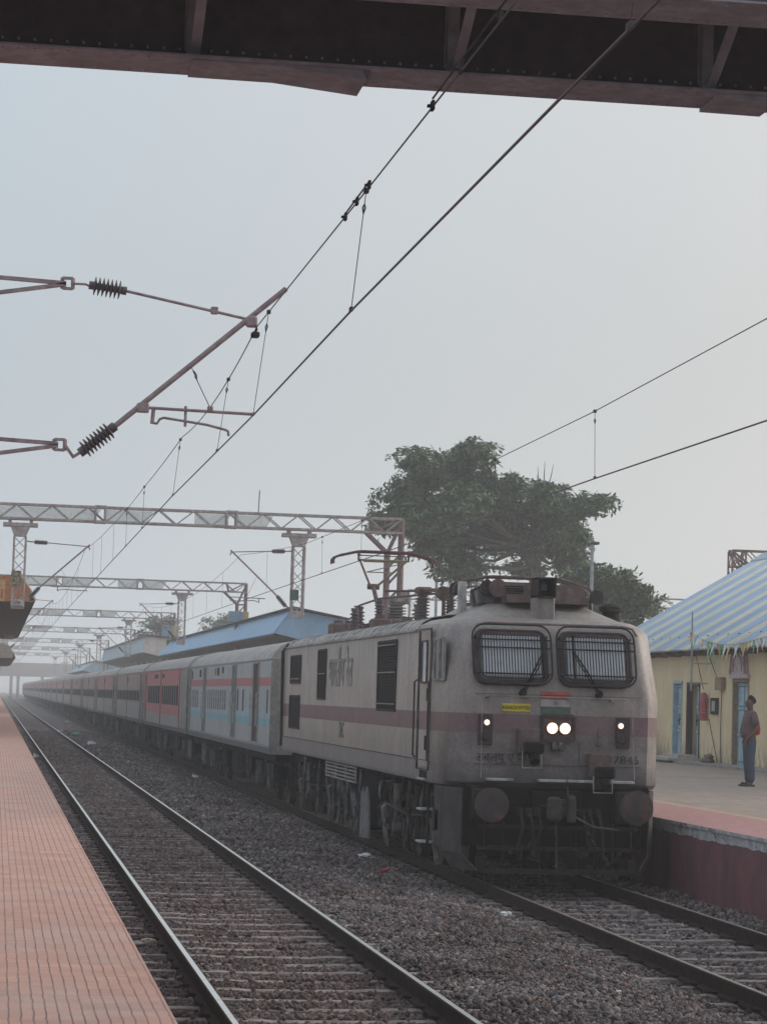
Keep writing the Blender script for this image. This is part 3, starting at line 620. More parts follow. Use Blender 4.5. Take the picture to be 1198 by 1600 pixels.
# left side: cab door, cab window, handrails, grilles
def sbox(name, y0, y1, z0, z1, d, mt, parent=loco, b_=.006, xs_=1.55):
    g = MB(); g.bev(-xs_-d, -xs_+.05, y0, y1, z0, z1, b_); return g.build(name, mt, parent)
dr = sbox('cab_door', 1.72, 2.55, 1.50, 3.40, .012, 'loco')
sbox('window', 1.95, 2.40, 2.68, 3.26, .018, 'glass', dr); 
g = MB()
for z in (2.68, 3.26): g.bar((-1.572, 1.95, z), (-1.572, 2.40, z), .02, .02)
for y in (1.95, 2.40): g.bar((-1.572, y, 2.68), (-1.572, y, 3.26), .02, .02)
g.build('window_frame', 'wframe', dr)
sbox('handle', 1.80, 1.90, 2.42, 2.60, .03, 'black', dr); sbox('lock_plate', 1.84, 1.98, 1.74, 1.94, .03, 'black', dr)
g = MB(); g.bar((-1.560, 1.70, 1.46), (-1.560, 1.70, 3.42), .018, .02); g.bar((-1.562, 2.66, 1.46), (-1.562, 2.66, 3.42), .03, .02); g.bar((-1.560, 1.70, 3.43), (-1.560, 2.66, 3.43), .018, .018); g.bar((-1.560, 1.70, 1.47), (-1.560, 2.66, 1.47), .018, .018)
g.build('door_frame', 'grey_dirty', loco)
for y, z0, z1 in ((2.80, 1.62, 2.72), (1.60, 1.58, 2.72)):
    g = MB(); g.tube([(-1.56, y, z1), (-1.60, y, z1-.03), (-1.60, y, z0+.03), (-1.56, y, z0)], .014, 8); g.build('grab_rail', 'wframe', loco)
g = MB(); g.box(-1.556, -1.50, 1.85, 2.45, 1.345, 1.45); so = g.build('step_recess', 'black', loco)
for a, b_, z in ((1.85, 2.45, 1.32), (1.95, 2.35, .90), (1.95, 2.35, .45)): g = MB(); g.bev(-1.60, -1.38, a, b_, z, z+.03); so2 = g.build('footstep', 'white_dull', loco)
g = MB()
for y in (1.95, 2.35): g.bar((-1.50, y, 1.33), (-1.50, y, .45), .03)
g.bev(-1.48, -1.3, 1.2, 1.75, .62, .98, .04); g.build('step_hanger', 'dark', so2)
cw = MB()
def ts(y, z, d): tt = max(0, min(1, (1.6-y)/.74)); return (-(1.548-.092*tt)-d, y, z)
cw.add([ts(1.02, 2.72, .006), ts(1.50, 2.72, .006), ts(1.50, 3.28, .006), ts(1.02, 3.28, .006)], [(0, 3, 2, 1)]); cwo = cw.build('cab_side_window', 'glass_dark', loco)
g = MB()
for a, b_ in (((1.02, 2.72), (1.5, 2.72)), ((1.02, 3.28), (1.5, 3.28)), ((1.02, 2.72), (1.02, 3.28)), ((1.5, 2.72), (1.5, 3.28)), ((1.25, 2.72), (1.25, 3.28))): g.bar(ts(a[0], a[1], .010), ts(b_[0], b_[1], .010), .016, .03)
g.build('window_frame', 'beige', cwo)
M['grille_back'] = mat('dark_grille', (.035, .032, .036), .9, 0, (.055, .05, .055), 12)
def grille(y0, y1, z0, z1, bars=0):
    gr = sbox('side_grille', y0, y1, z0, z1, .004, 'grille_back')
    g = MB()
    for z in (z0, z1): g.bar((-1.560, y0-.02, z), (-1.560, y1+.02, z), .02, .035)
    for y in (y0, y1): g.bar((-1.560, y, z0), (-1.560, y, z1), .03, .02)
    g.build('frame', 'dusty_dark', gr); g = MB(); n = int((z1-z0)/.045)
    for i in range(1, n):
        z = lerp(z0, z1, i/n); g.bar((-1.560, y0, z), (-1.560, y1, z), .010)
    lv = g.build('louvre', 'black', gr); g = MB()
    for z in bars: g.bar((-1.585, y0-.02, z), (-1.585, y1+.02, z), .018)
    if bars: g.build('latch_bar', 'beige', gr)
grille(4.80, 6.62, 2.26, 3.32, (2.36, 2.84, 3.26)); grille(13.05, 14.15, 2.40, 3.30, (2.86,)); grille(16.95, 18.60, 2.70, 3.24, (2.78,)); grille(16.95, 18.60, 1.80, 2.44, ())
g = MB(); g.tube([(-1.6, YB-.25, 1.62), (-1.62, YB-.25, 3.35), (-1.5, YB-.25, 3.52)], .03, 8); g.tube([(-1.58, YB-.05, 1.4), (-1.58, YB-.05, 3.4)], .025, 8); g.build('rear_conduit', 'dark', loco)
# rear end fittings
for s in (-1, 1): g = MB(); g.cyl((s*.978, YB, 1.08), (s*.978, YB+.5, 1.08), .12, n=12); g.cyl((s*.978, YB+.5, 1.08), (s*.978, YB+.55, 1.08), .23, n=20); g.build('buffer', 'dark', loco)
g = MB(); g.bev(-.15, .15, YB, YB+.55, .92, 1.18); g.build('coupler', 'dark', loco)
# bogies
M['wheel'] = mat('dark_rusty_wheel', (.06, .05, .048), .6, .3, (.10, .08, .07), 6)
def wheel(parent, x, y, r_):
    g = MB(); s = 1 if x > 0 else -1
    g.lathe((x-s*.07, y, r_), (x+s, y, r_), [(0, r_+.03), (.03, r_+.03), (.035, r_), (.13, r_-.005), (.135, r_-.07), (.10, r_-.09), (.09, .2), (.14, .16), (.16, .1)], 26)
    return g.build('wheel', 'wheel', parent, smooth=40)
def loco_bogie(yc):
    bg_ = MB()
    for s in (-1, 1):
        bg_.bev(s*1.18-.10, s*1.18+.10, yc-2.75, yc+2.75, .78, 1.0, .03); bg_.bev(s*1.18-.08, s*1.18+.08, yc-2.6, yc+2.6, .62, .80, .02)
        bg_.bar((s*1.18, yc-2.75, .9), (s*1.05, yc-2.95, .55), .12)
    bg_.bev(-1.2, 1.2, yc-.45, yc+.45, .55, .95, .02); bg_.bev(-1.1, 1.1, yc-2.7, yc-2.45, .5, .9); bg_.bev(-1.1, 1.1, yc+2.45, yc+2.7, .5, .9)
    bo = bg_.build('bogie', 'black', loco)
    for a in (-1.85, 0, 1.85):
        for s in (-1, 1):
            wheel(bo, s*.80, yc+a, .546)
            g = MB(); g.bev(s*1.22-.14, s*1.22+.14, yc+a-.17, yc+a+.17, .40, .72, .04); g.cyl((s*1.3, yc+a, .55), (s*1.42, yc+a, .55), .13, .11, 14); g.build('axle_box', 'dark', bo)
            for q in (-.34, .34):
                g = MB(); pts = []
                for k in range(43): an = k/6*math.tau; pts.append((s*1.22+.085*math.cos(an), yc+a+q+.085*math.sin(an), .66+.30*k/42))
                g.tube(pts, .018, 6); g.cyl((s*1.22, yc+a+q, .62), (s*1.22, yc+a+q, .66), .12, n=12); g.build('spring', 'black', bo)
    for s in (-1, 1):
        for k, (q, dz_) in enumerate(((-1.0, .5), (.95, .45), (-2.35, .4), (2.3, .42))):
            g = MB(); g.cyl((s*1.36, yc+q, .55), (s*1.36, yc+q+.05, .55+dz_), .05, n=10); g.cyl((s*1.36, yc+q+.03, .78), (s*1.36, yc+q+.05, .60+dz_+.1), .065, n=10); g.bev(s*1.36-.07, s*1.36+.07, yc+q-.09, yc+q+.09, .42, .56, .02); g.build('damper', 'fitting' if k == 1 else 'dark', bo)
        g = MB(); g.bar((s*1.34, yc-1.5, .50), (s*1.34, yc-.5, .95), .05, .09); g.bar((s*1.34, yc+.5, .95), (s*1.34, yc+1.5, .50), .05, .09); g.tube([(s*1.4, yc-2.7, .7), (s*1.4, yc-2, .8), (s*1.4, yc, .74), (s*1.4, yc+2, .82), (s*1.4, yc+2.7, .7)], .02, 6)
        g.build('brake_rigging', 'dark', bo)
        for q in (-2.1, -1.3, .3, 1.25, 2.2):
            g = MB(); g.bev(s*1.33-.05, s*1.33+.06, yc+q-.05, yc+q+.05, random.uniform(.2, .35), random.uniform(.5, .7), .02); g.tube([(s*1.38, yc+q, .6), (s*1.42, yc+q+.08, .95), (s*1.36, yc+q+.1, 1.25)], .016, 6); g.build('brake_cylinder', random.choice(['fitting', 'dark', 'dark', 'black', 'dusty_dark']), bo)
        g = MB(); g.tube([(s*1.22, yc-2.9, .7), (s*1.3, yc-2.95, .4), (s*.9, yc-2.9, .16)], .03, 8); g.build('sand_pipe', 'grey_dirty', bo)
loco_bogie(4.55); loco_bogie(15.6)
g = MB(); g.bev(-1.3, 1.3, 8.0, 12.2, .35, 1.3, .04); g.bev(-1.42, -.9, 8.9, 9.9, .25, .62, .02); g.build('transformer_tank', 'black', loco)
g = MB()
for i in range(5): g.bar((-1.47, 9.4, 1.26-.06*i), (-1.47, 13.3, 1.26-.06*i), .025, .03)
for y in (9.4, 10.7, 12.0, 13.3): g.bar((-1.46, y, 1.28), (-1.46, y, 1.0), .03)
g.build('radiator_louvre', 'beige', loco)
g = MB(); g.add([(-1.44, 7.75, .18), (-1.44, 8.85, .14), (-1.44, 8.80, .88), (-1.44, 8.55, .99), (-1.44, 8.42, .86), (-1.44, 8.15, 1.0), (-1.44, 7.9, .84)], [(0, 1, 2, 3, 4, 5, 6)])
o = g.build('splash_guard', mat('stained_pale_sheet', (.20, .19, .20), .8, 0, (.09, .08, .08), 6, (.4, .7)), loco); o.modifiers.new('thick', 'SOLIDIFY').thickness = .02
for a, b_, w_ in (((-1.42, 9.4, .2), (-1.42, 10.2, 1.0), .08), ((-1.42, 10.6, .2), (-1.42, 11.2, 1.0), .06), ((-1.42, 11.7, .2), (-1.42, 11.7, 1.0), .03), ((-1.42, 12.4, .25), (-1.42, 12.5, 1.1), .04)): g = MB(); g.bar(a, b_, w_, .03); g.build('tank_brace', 'grey_dirty', loco)
g = MB(); g.prism([(-1.35, 1.0), (-1.35, .78), (-1.2, .6), (-1.0, .6), (-1.0, 1.0)], 1, 10.6, 12.6); recalc(g.build('equipment_box', 'grey_dirty', loco))
for y, z, r_ in ((3.35, .98, .17), (7.3, .98, .16), (13.3, .98, .18), (18.0, .95, .16)):
    g = MB(); g.lathe((-1.38, y, z), (-1.0, y, z), [(0, r_*.6), (.02, r_*.95), (.05, r_), (.3, r_)], 18); g.build('air_drum', 'fitting', loco, smooth=40)
for y, z0_ in ((1.75, .42), (6.3, .40), (12.9, .45), (17.3, .42)):
    g = MB(); g.prism([(-1.46, z0_+.34), (-1.40, z0_+.40), (-1.2, z0_+.40), (-1.2, z0_+.05), (-1.40, z0_)], 1, y, y+.34); g.bar((-1.42, y+.1, z0_+.05), (-1.40, y-.12, z0_-.25), .06, .03); recalc(g.build('sand_box', 'fitting', loco))
for a, b_ in ((3.9, 4.1), (8.9, 9.2), (10.3, 10.6), (14.4, 14.6), (16.6, 16.8)):
    g = MB(); g.tube([(-1.44, a, 1.25), (-1.46, a, .9), (-1.42, b_, .55), (-1.44, b_+.1, .25)], .028, 8); g.build('air_hose', 'grey_dirty', loco)
g = MB(); g.box(-1.25, 1.25, .95, YB, 1.22, 1.31); g.build('underframe', 'black', loco)
# roof equipment
g = MB(); g.add([(-.50, 1.75, 3.83), (.70, 1.75, 3.83), (.55, 1.85, 4.10), (-.50, 1.85, 4.10), (-.5, 3.2, 3.80), (.70, 3.2, 3.80), (.55, 3.2, 4.10), (-.5, 3.2, 4.10)], [(0, 1, 2, 3), (1, 5, 6, 2), (4, 0, 3, 7), (3, 2, 6, 7), (5, 4, 7, 6)])
ac = g.build('air_conditioner', 'ac_brown', loco); g = MB()
for i in range(7): z = 3.86+.033*i; g.bar((-.52, 1.80, z), (-.26, 1.80, z), .012, .02)
g.build('vent_slat', 'dark', ac)
g = MB(); g.bev(-.17, .10, 1.35, 1.75, 3.56, 3.90, .02); g.build('lamp_pedestal', 'loco', loco)
g = MB(); x0, x1, z0, z1, y0, y1 = -.18, .11, 3.90, 4.22, 1.28, 1.72
x0, x1, z1 = -.165, .095, 4.17; g.box(x0, x1, y0, y1, z1-.02, z1); g.box(x0, x1, y0, y1, z0, z0+.02); g.box(x0, x0+.015, y0, y1, z0, z1); g.box(x1-.015, x1, y0, y1, z0, z1); g.box(x0, x1, y1-.02, y1+.001, z0, z1)
fl = g.build('flasher_hood', 'dark', loco); g = MB(); g.lathe((-.035, 1.55, 4.0), (-.035, 1.55, 4.3), [(0, .07), (.08, .07), (.12, .04), (.13, .01)], 14); g.build('flasher_lens', mat('smoky_blue_lens', (.10, .14, .19), .2), fl)
def hornm(x, y, z, r_, mt='horn', l=.45):
    g = MB(); g.lathe((x, y, z), (x, y+1, z), [(0, r_), (.02, r_*.98), (.06, r_*.75), (.16, r_*.4), (l, r_*.2), (l+.1, r_*.3), (l+.14, .01)], 20); g.bar((x, y+l*.8, z), (x, y+l*.8, z-.25), .03)
    return g.build('horn', mt, loco, smooth=50)
hornm(.78, 1.75, 3.94, .105); hornm(-.95, 3.3, 4.06, .10, 'horn', .4); hornm(-.60, 1.9, 4.03, .13, 'ac_brown', .4); hornm(-.72, 2.1, 4.05, .10, 'horn', .4)
g = MB(); g.lathe((1.12, 2.3, 3.60), (1.12, 2.3, 4.5), [(0, .12), (.16, .12), (.165, .17), (.23, .17), (.27, .12), (.28, .01)], 20); g.build('roof_vent', 'dark', loco, smooth=40)
g = MB(); g.lathe((-1.02, 3.9, 4.02), (-1.02, 4.4, 4.02), [(0, .01), (.01, .10), (.1, .105), (.12, .08), (.2, .05)], 20); g.bar((-1.0, 4.0, 3.65), (-1.0, 4.0, 4.0), .04); g.build('junction_drum', 'ac_brown', loco, smooth=40)
g = MB(); g.bev(-.97, -.86, 2.9, 3.05, 3.62, 4.15, .01); g.build('roof_post', 'white_dull', loco)
g = MB(); g.bev(-.82, -.5, 2.2, 2.9, 3.80, 4.05, .03); g.tube([(-.85, 2.3, 3.8), (-.9, 2.3, 4.0), (-.75, 2.2, 4.08), (-.55, 2.2, 4.02)], .025, 8); g.build('compressor_box', 'glass_dark', loco)
g = MB(); g.bev(.9, 1.35, 2.6, 3.3, 3.58, 3.75, .02); g.build('roof_hatch', 'ac_brown', loco)
def insul(name, x, y, z0, z1, r_, ribs, mt='porcelain', cap='grey_dirty'):
    g = MB(); pr = [(0, r_*.8), (.04, r_*.8)]; h = z1-z0-.12
    for i in range(ribs):
        a = .05+h*i/ribs; q = h/ribs; pr += [(a, r_*.62), (a+q*.15, r_), (a+q*.45, r_), (a+q*.7, r_*.62)]
    pr += [(z1-z0-.06, r_*.6), (z1-z0-.05, r_*.8), (z1-z0, r_*.8)]
    g.lathe((x, y, z0), (x, y, z1), pr, 18); return g.build(name, mt, loco, smooth=30)
insul('roof_insulator', 0, 14.95, 3.78, 4.28, .21, 7, 'por_grey')
g = MB(); g.bev(-.30, .30, 14.65, 15.25, 3.70, 3.80, .02); g.bev(-.15, .15, 14.75, 15.1, 4.27, 4.40, .02); g.bev(.12, .24, 14.8, 15.0, 4.25, 4.52, .01); g.build('insulator_base', 'beige', loco)
for x, y, z1, r_, rb in ((-.30, 10.1, 4.28, .13, 9), (.10, 9.6, 4.25, .10, 9), (-.70, 12.4, 4.22, .09, 8), (-.70, 14.95, 4.18, .10, 6), (.55, 15.6, 4.28, .13, 7), (-.95, 13.8, 4.10, .09, 5), (.62, 10.6, 4.15, .09, 8)):
    insul('roof_insulator', x, y, 3.66, z1, r_, rb)
g = MB(); g.tube([(-.95, 13.8, 4.13), (-.7, 14.9, 4.2), (-.7, 12.4, 4.24), (.10, 9.6, 4.28)], .02, 8); g.tube([(-.3, 10.1, 4.32), (-.3, 6.0, 4.22), (-.2, 3.8, 4.15)], .018, 8); g.tube([(-.9, 10.5, 4.30), (.4, 9.8, 4.32)], .02, 8)
g.bev(-.42, -.16, 9.9, 10.25, 4.26, 4.37, .04); g.build('roof_busbar', 'ac_brown', loco)
for x, y, hx, hy, h in ((-.6, 17.0, .3, .5, .22), (.3, 17.8, .4, .6, .28), (-.1, 12.9, .3, .3, .2), (-.9, 16.4, .16, .4, .2), (.5, 12.0, .3, .6, .25), (-.4, 18.9, .3, .3, .18), (-.85, 11.2, .16, .3, .16)):
    g = MB(); g.bev(x-hx, x+hx, y-hy, y+hy, 3.64, 3.68+h, .03); g.cyl((x, y, 3.68+h), (x, y, 3.74+h), .1, n=12); g.build('roof_box', 'ac_brown', loco)
# pantographs
def pantograph(y0, raised):
    p = MB(); z0 = 3.86
    for s in (-1, 1): p.bar((s*.45, y0-.7, z0), (s*.45, y0+.7, z0), .05)
    for q in (-.7, .7): p.bar((-.45, y0+q, z0), (.45, y0+q, z0), .05)
    for s in (-1, 1):
        for q in (-.6, .6): p.cyl((s*.45, y0+q, 3.66), (s*.45, y0+q, z0), .06, n=10)
    po = p.build('pantograph', 'pan_red', loco)
    if raised: kn = (0, y0+1.15, 4.70); hy, hz = y0-.15, 5.27
    else: kn = (0, y0+1.15, 4.02); hy, hz = y0-1.05, 4.19
    g = MB(); g.tube([(0, y0-.45, 3.92), (0, y0, 4.02 if raised else 3.97), kn], .045, 10); g.cyl((-.3, y0-.45, 3.92), (.3, y0-.45, 3.92), .04, n=10); g.bev(-.16, .16, y0-.6, y0-.3, 3.9, 4.05, .03); g.cyl((-.12, kn[1], kn[2]), (.12, kn[1], kn[2]), .06, n=12); g.build('lower_arm', 'ac_brown', po)
    g = MB(); az = hz-.10
    for s in (-1, 1): g.tube([(s*.06, kn[1], kn[2]), (s*.47, hy+.05, az)], .024, 8)
    g.tube([(-.50, hy+.05, az), (.50, hy+.05, az)], .02, 8); g.tube([(-.40, hy+.06, az-.03), (.40, hy+.06, az-.03)], .012, 8); g.tube([(-.25, lerp(hy, kn[1], .45), lerp(az, kn[2], .45)), (.25, lerp(hy, kn[1], .45), lerp(az, kn[2], .45))], .012, 6)
    g.tube([(-.25, lerp(hy, kn[1], .45), lerp(az, kn[2], .45)), (.42, hy, az-.04)], .010, 6); g.build('upper_arm', 'pan_tube', po)
    g = MB(); P = [(-1.02, hz-.20), (-1.02, hz-.12), (-.98, hz-.07), (-.88, hz-.03), (-.55, hz+.05), (-.45, hz+.06), (.45, hz+.06), (.55, hz+.05), (.88, hz-.03), (.98, hz-.07), (1.02, hz-.12), (1.02, hz-.20)]
    for q in (-.16, .16): g.tube([(x, hy+q, z) for x, z in P], .024 if raised else .020, 8)
    for s in (-1, 1): g.bar((s*.5, hy-.16, hz), (s*.5, hy+.16, hz), .02); g.bar((s*.5, hy, hz-.12), (s*.5, hy, hz+.03), .03)
    g.bar((-.5, hy-.1, hz-.02), (.5, hy-.1, hz-.02), .02); g.build('pan_head', 'pan_red' if raised else 'ac_brown', po)
pantograph(16.85, True); pantograph(4.3, False)

# ------------------------------------------------------------------ coaches (local y 0 at the end nearest the locomotive)
CL = 23.25
GREY = (.29, .285, .29)
M['gen'] = bands('blue_grey_van_paint', [(0, (.21, .21, .22)), (1.35, (.36, .38, .40)), (1.76, (.15, .42, .50)), (1.93, (.32, .45, .50)), (2.10, (.34, .40, .44)), (2.64, (.46, .085, .10)), (2.83, (.37, .41, .44))], streaks=.35)
M['redc'] = bands('red_and_grey_coach_paint', [(0, (.22, .21, .21)), (1.3, (.31, .30, .31)), (1.68, (.52, .10, .12)), (2.02, (.54, .12, .15))], streaks=.35)
M['maroonc'] = bands('pale_pink_and_grey_coach_paint', [(0, (.21, .20, .20)), (1.3, (.30, .29, .30)), (2.0, (.13, .095, .105)), (2.52, (.34, .235, .24))], streaks=.45)
M['rosec'] = bands('rose_and_grey_coach_paint', [(0, (.21, .20, .20)), (1.3, (.30, .28, .29)), (2.0, (.11, .09, .10)), (2.52, (.45, .17, .18))], streaks=.4)
M['croof'] = mat('dusty_coach_roof', (.40, .385, .38), .75, 0, (.25, .23, .225), 1.5, (.42, .75))
M['pillar_grey'] = mat('pale_grey_shutter', (.34, .33, .34), .6)
M['cend'] = mat('grey_coach_end', (.30, .29, .275), .7, 0, (.17, .15, .14), 2)
M['door_red'] = mat('dull_red_door_pillar', (.33, .07, .075), .6, 0, (.18, .07, .07), 5)
M['door_grey'] = mat('dark_grey_door', (.12, .125, .135), .6, 0, (.2, .19, .19), 4)
M['winblue'] = mat('smoky_coach_window', (.03, .03, .036), .75, 0, (.05, .05, .055), 5); M['winblue'].node_tree.nodes['Principled BSDF'].inputs['Specular IOR Level'].default_value = .1
HP = [(-1.58, 1.16), (-1.62, 1.30), (-1.62, 3.12), (-1.60, 3.22), (-1.53, 3.36), (-1.38, 3.50), (-1.12, 3.62), (-.7, 3.71), (0, 3.76)]
PROF = HP+[(-x, z) for x, z in reversed(HP[:-1])]
def coach(name, label, paint, style, detail=True, group=None):
    root = thing(name, label, 'railway coach', (0, 0, 0), group)
    g = MB(); n = len(PROF)
    body_p = [p for p in PROF if p[1] <= 3.23]
    k = sum(1 for p in HP if p[1] <= 3.23); low = HP[:k]; poly = low+[(-x, z) for x, z in reversed(low)]
    g.prism(poly, 1, 0, CL); bo = g.build('body', [paint, 'cend'], root); recalc(bo)
    bo.data.polygons.foreach_set('material_index', [1 if abs(p.normal.y) > .9 else 0 for p in bo.data.polygons])
    g = MB(); top = HP[k-1:]; poly = top+[(-x, z) for x, z in reversed(top[:-1])]
    poly = [(x*1.003, z) for x, z in poly]; g.prism(poly, 1, -.02, CL+.02)
    for y in (.02, CL-.10): g.prism([(x*1.02, z+.02 if z > 3.4 else z) for x, z in poly], 1, y, y+.08)
    g.bar((-1.635, .0, 3.225), (-1.635, CL, 3.225), .022); recalc(g.build('roof', 'croof', root, smooth=40))
    def sb(nm, y0, y1, z0, z1, d, mt, par=root):
        q = MB(); q.bev(-1.62-d, -1.60, y0, y1, z0, z1, .004); return q.build(nm, mt, par)
    def bars(y0, y1, z0, z1, par, nv, nh, mt='cend'):
        q = MB()
        for i in range(nv+1): y = lerp(y0, y1, i/nv); q.bar((-1.6225, y, z0), (-1.6225, y, z1), .008, .03)
        for i in range(nh+1): z = lerp(z0, z1, i/nh); q.bar((-1.6235, y0, z), (-1.6235, y1, z), .008, .02)
        q.build('window_bars', mt, par)
    if style == 'gen':
        for y0, y1, mt in ((2.55, 3.70, 'wframe'), (8.05, 8.95, 'door_grey'), (17.1, 17.9, 'door_grey'), (22.6, 23.0, 'door_grey')):
            d = sb('door', y0, y1, 1.38, 3.14, .006, mt); q = MB()
            for y in (y0, y1): q.bar((-1.63, y, 1.36), (-1.63, y, 3.16), .03)
            q.bar((-1.63, y0, 3.16), (-1.63, y1, 3.16), .03); q.build('door_frame', 'cend', d)
        for y0, y1 in ((.52, .74), (6.0, 6.28), (7.35, 7.62)): sb('window', y0, y1, 2.04, 2.56, .004, 'winblue')
        for y0, n_ in ((10.75, 9), (19.7, 4)):
            for i in range(n_):
                y = y0+i*.66; wd = sb('window', y, y+.33, 2.02, 2.54, .001, 'winblue'); bars(y, y+.33, 2.02, 2.54, wd, 1, 3, 'pillar_grey')
        for y0, y1, z0, z1, mt in ((11.6, 12.0, 2.98, 3.14, 'winblue'), (12.9, 13.5, 2.93, 3.13, 'wframe'), (13.9, 14.25, 2.93, 3.13, 'saffron'), (18.9, 19.4, 2.9, 3.12, 'winblue'), (22.0, 22.3, 2.85, 3.1, 'wframe')):
            sb('destination_plate', y0, y1, z0, z1, .012, mt)
        for y in (2.46, 3.80, 7.95, 9.05, 17.0, 18.0):
            q = MB(); q.tube([(-1.62, y, 2.5), (-1.68, y, 2.47), (-1.68, y, 1.75), (-1.62, y, 1.72)], .014, 6); q.build('grab_rail', 'white_dull', root)
    elif style == 'red':
        for y0, y1 in ((.55, 1.25), (22.0, 22.7)):
            sb('door', y0, y1, 1.32, 3.12, .006, 'door_grey')
        q = MB(); q.bev(-1.632, -1.6, 0.0, 3.0, 1.3, 3.2, .004); q.build('end_panel', 'cend', root)
        for y in (3.15, 12.55, 21.3): sb('body_pillar', y, y+.28, 1.32, 3.18, .016, 'door_red')
        for y0, cnt in ((4.0, 8), (13.4, 7)):
            for i in range(cnt):
                y = y0+i*1.05; wd = sb('window', y, y+.58, 2.03, 2.66, .001, 'winblue'); bars(y, y+.58, 2.03, 2.66, wd, 1, 3, 'dark'); q = MB(); q.bev(-1.626, -1.6, y+.64, y+.99, 1.99, 2.70, .004); q.build('shutter', 'pillar_grey', wd)
        for y0, y1 in ((10.9, 12.0), (14.4, 16.4)): sb('destination_plate', y0, y1, 2.93, 3.08, .012, 'wframe')
    else:
        for y0, y1 in ((.55, 1.45), (21.9, 22.8)):
            d = sb('door', y0, y1, 1.32, 3.12, .006, 'door_grey')
            if detail: sb('window', y0+.2, y1-.2, 2.2, 2.7, .010, 'winblue', d)
        for y in (1.75, 21.3): sb('body_pillar', y, y+.25, 1.2, 3.2, .02, 'cend')
        if detail: sb('body_pillar', 12.0, 12.12, 1.2, 3.2, .012, 'wframe')
        cnt = 9 if detail else 5
        for i in range(cnt):
            L = 19.0/cnt; y = 2.3+i*L; sb('window', y+.2, y+L-.25, 2.06, 2.47, .006, 'winblue')
        sb('destination_plate', 11.2, 12.4, 2.85, 3.05, .012, 'wframe')
    # underframe
    g = MB(); g.box(-1.45, 1.45, .1, CL-.1, 1.0, 1.17); g.bev(-1.25, -.5, 9.0, 12.5, .45, 1.02, .03); g.bev(-1.3, -.6, 13.2, 14.6, .5, 1.02, .03); g.bev(.4, 1.3, 8.5, 13, .45, 1.02, .03)
    for s in (-1, 1):
        for e in (0, CL): g.cyl((s*.978, e, 1.08), (s*.978, e+(-.4 if e == 0 else .4), 1.08), .1, n=10); g.cyl((s*.978, e+(-.4 if e == 0 else .4), 1.08), (s*.978, e+(-.46 if e == 0 else .46), 1.08), .22, n=16)
    g.build('underframe', 'black', root)
    g = MB()
    for e, d in ((0, -.48), (CL, .48)): g.bev(-.5, .5, min(e, e+d), max(e, e+d), 1.2, 3.1, .03)
    g.build('vestibule', 'dark', root)
    if detail:
        for y in (6.3, 7.6, 8.3, 12.9, 15.2, 16.1, 1.0, 19.7):
            q = MB(); q.bev(-1.40, -1.35, y, y+.07, .38, 1.1, .01); q.bar((-1.42, y+.3, .5), (-1.42, y+.45, 1.1), .025); q.bar((-1.38, y+.03, .5), (-1.38, y+.4, .55), .03)
            if y in (6.3, 12.9): [q.bar((-1.44, y-.25, z), (-1.44, y+.35, z), .03, .02) for z in (.35, .6, .85, 1.1)]
            q.build('footstep' if y in (6.3, 12.9) else 'hanger_bracket', random.choice(['grey_dirty', 'beige', 'dark']), root)
    for yc in (3.9, CL-3.9):
        g = MB()
        for s in (-1, 1): g.bev(s*1.10-.07, s*1.10+.07, yc-1.7, yc+1.7, .55, .80, .03); g.bev(s*1.18-.09, s*1.18+.09, yc-.25, yc+.25, .5, 1.05, .03)
        g.bev(-1.1, 1.1, yc-.2, yc+.2, .5, .8); b2 = g.build('bogie', 'black', root)
        for a in (-1.28, 1.28):
            for s in (-1, 1):
                if s > 0 and not detail: continue
                wheel(b2, s*.80, yc+a, .457)
            if detail:
                q = MB(); q.bev(-1.34, -1.12, yc+a-.16, yc+a+.16, .34, .62, .04); q.cyl((-1.25, yc+a-.3, .5), (-1.25, yc+a-.3, .9), .08, n=10); q.cyl((-1.25, yc+a+.3, .5), (-1.25, yc+a+.3, .9), .08, n=10); q.build('axle_box', 'grey_dirty', b2)
    return root
CG = 'coaches of the long train'
y0c = 54.85
c = coach('generator_van', 'blue-grey van with red and cyan bands coupled right behind the locomotive', 'gen', 'gen', True, CG); c.location = (TX, y0c, TZ)
c = coach('railway_coach', 'bright red and grey coach with barred windows, second vehicle behind the locomotive', 'redc', 'red', True, CG); c.location = (TX, y0c+24.2, TZ)
ca = coach('railway_coach', 'pale pinkish coach with dark window band, coupled behind the bright red coach', 'maroonc', 'std', True, CG); ca.location = (TX, y0c+48.4, TZ)
cb = coach('railway_coach', 'rose-topped coach with dark window band, fourth vehicle behind the locomotive', 'rosec', 'std', True, CG); cb.location = (TX, y0c+72.6, TZ)
cs = coach('railway_coach', 'small hazy rose-topped coach, sixth vehicle behind the locomotive', 'rosec', 'std', False, CG); cs.location = (TX, y0c+24.2*5, TZ)
for i in (4, 6, 7, 8, 9, 10, 11, 12, 13, 14, 15, 16, 17, 18, 19, 20):
    src = ca if i == 4 else cs
    q = copy_tree(src); q.location = (TX, y0c+24.2*i, TZ)
    q['label'] = ('pale pinkish coach partly faded by haze, fifth vehicle behind the locomotive' if i == 4 else
                  ('last visible coach at the far end of the train' if i == 20 else 'far coach faded by haze, %s vehicle behind the locomotive' % ORD[i]))

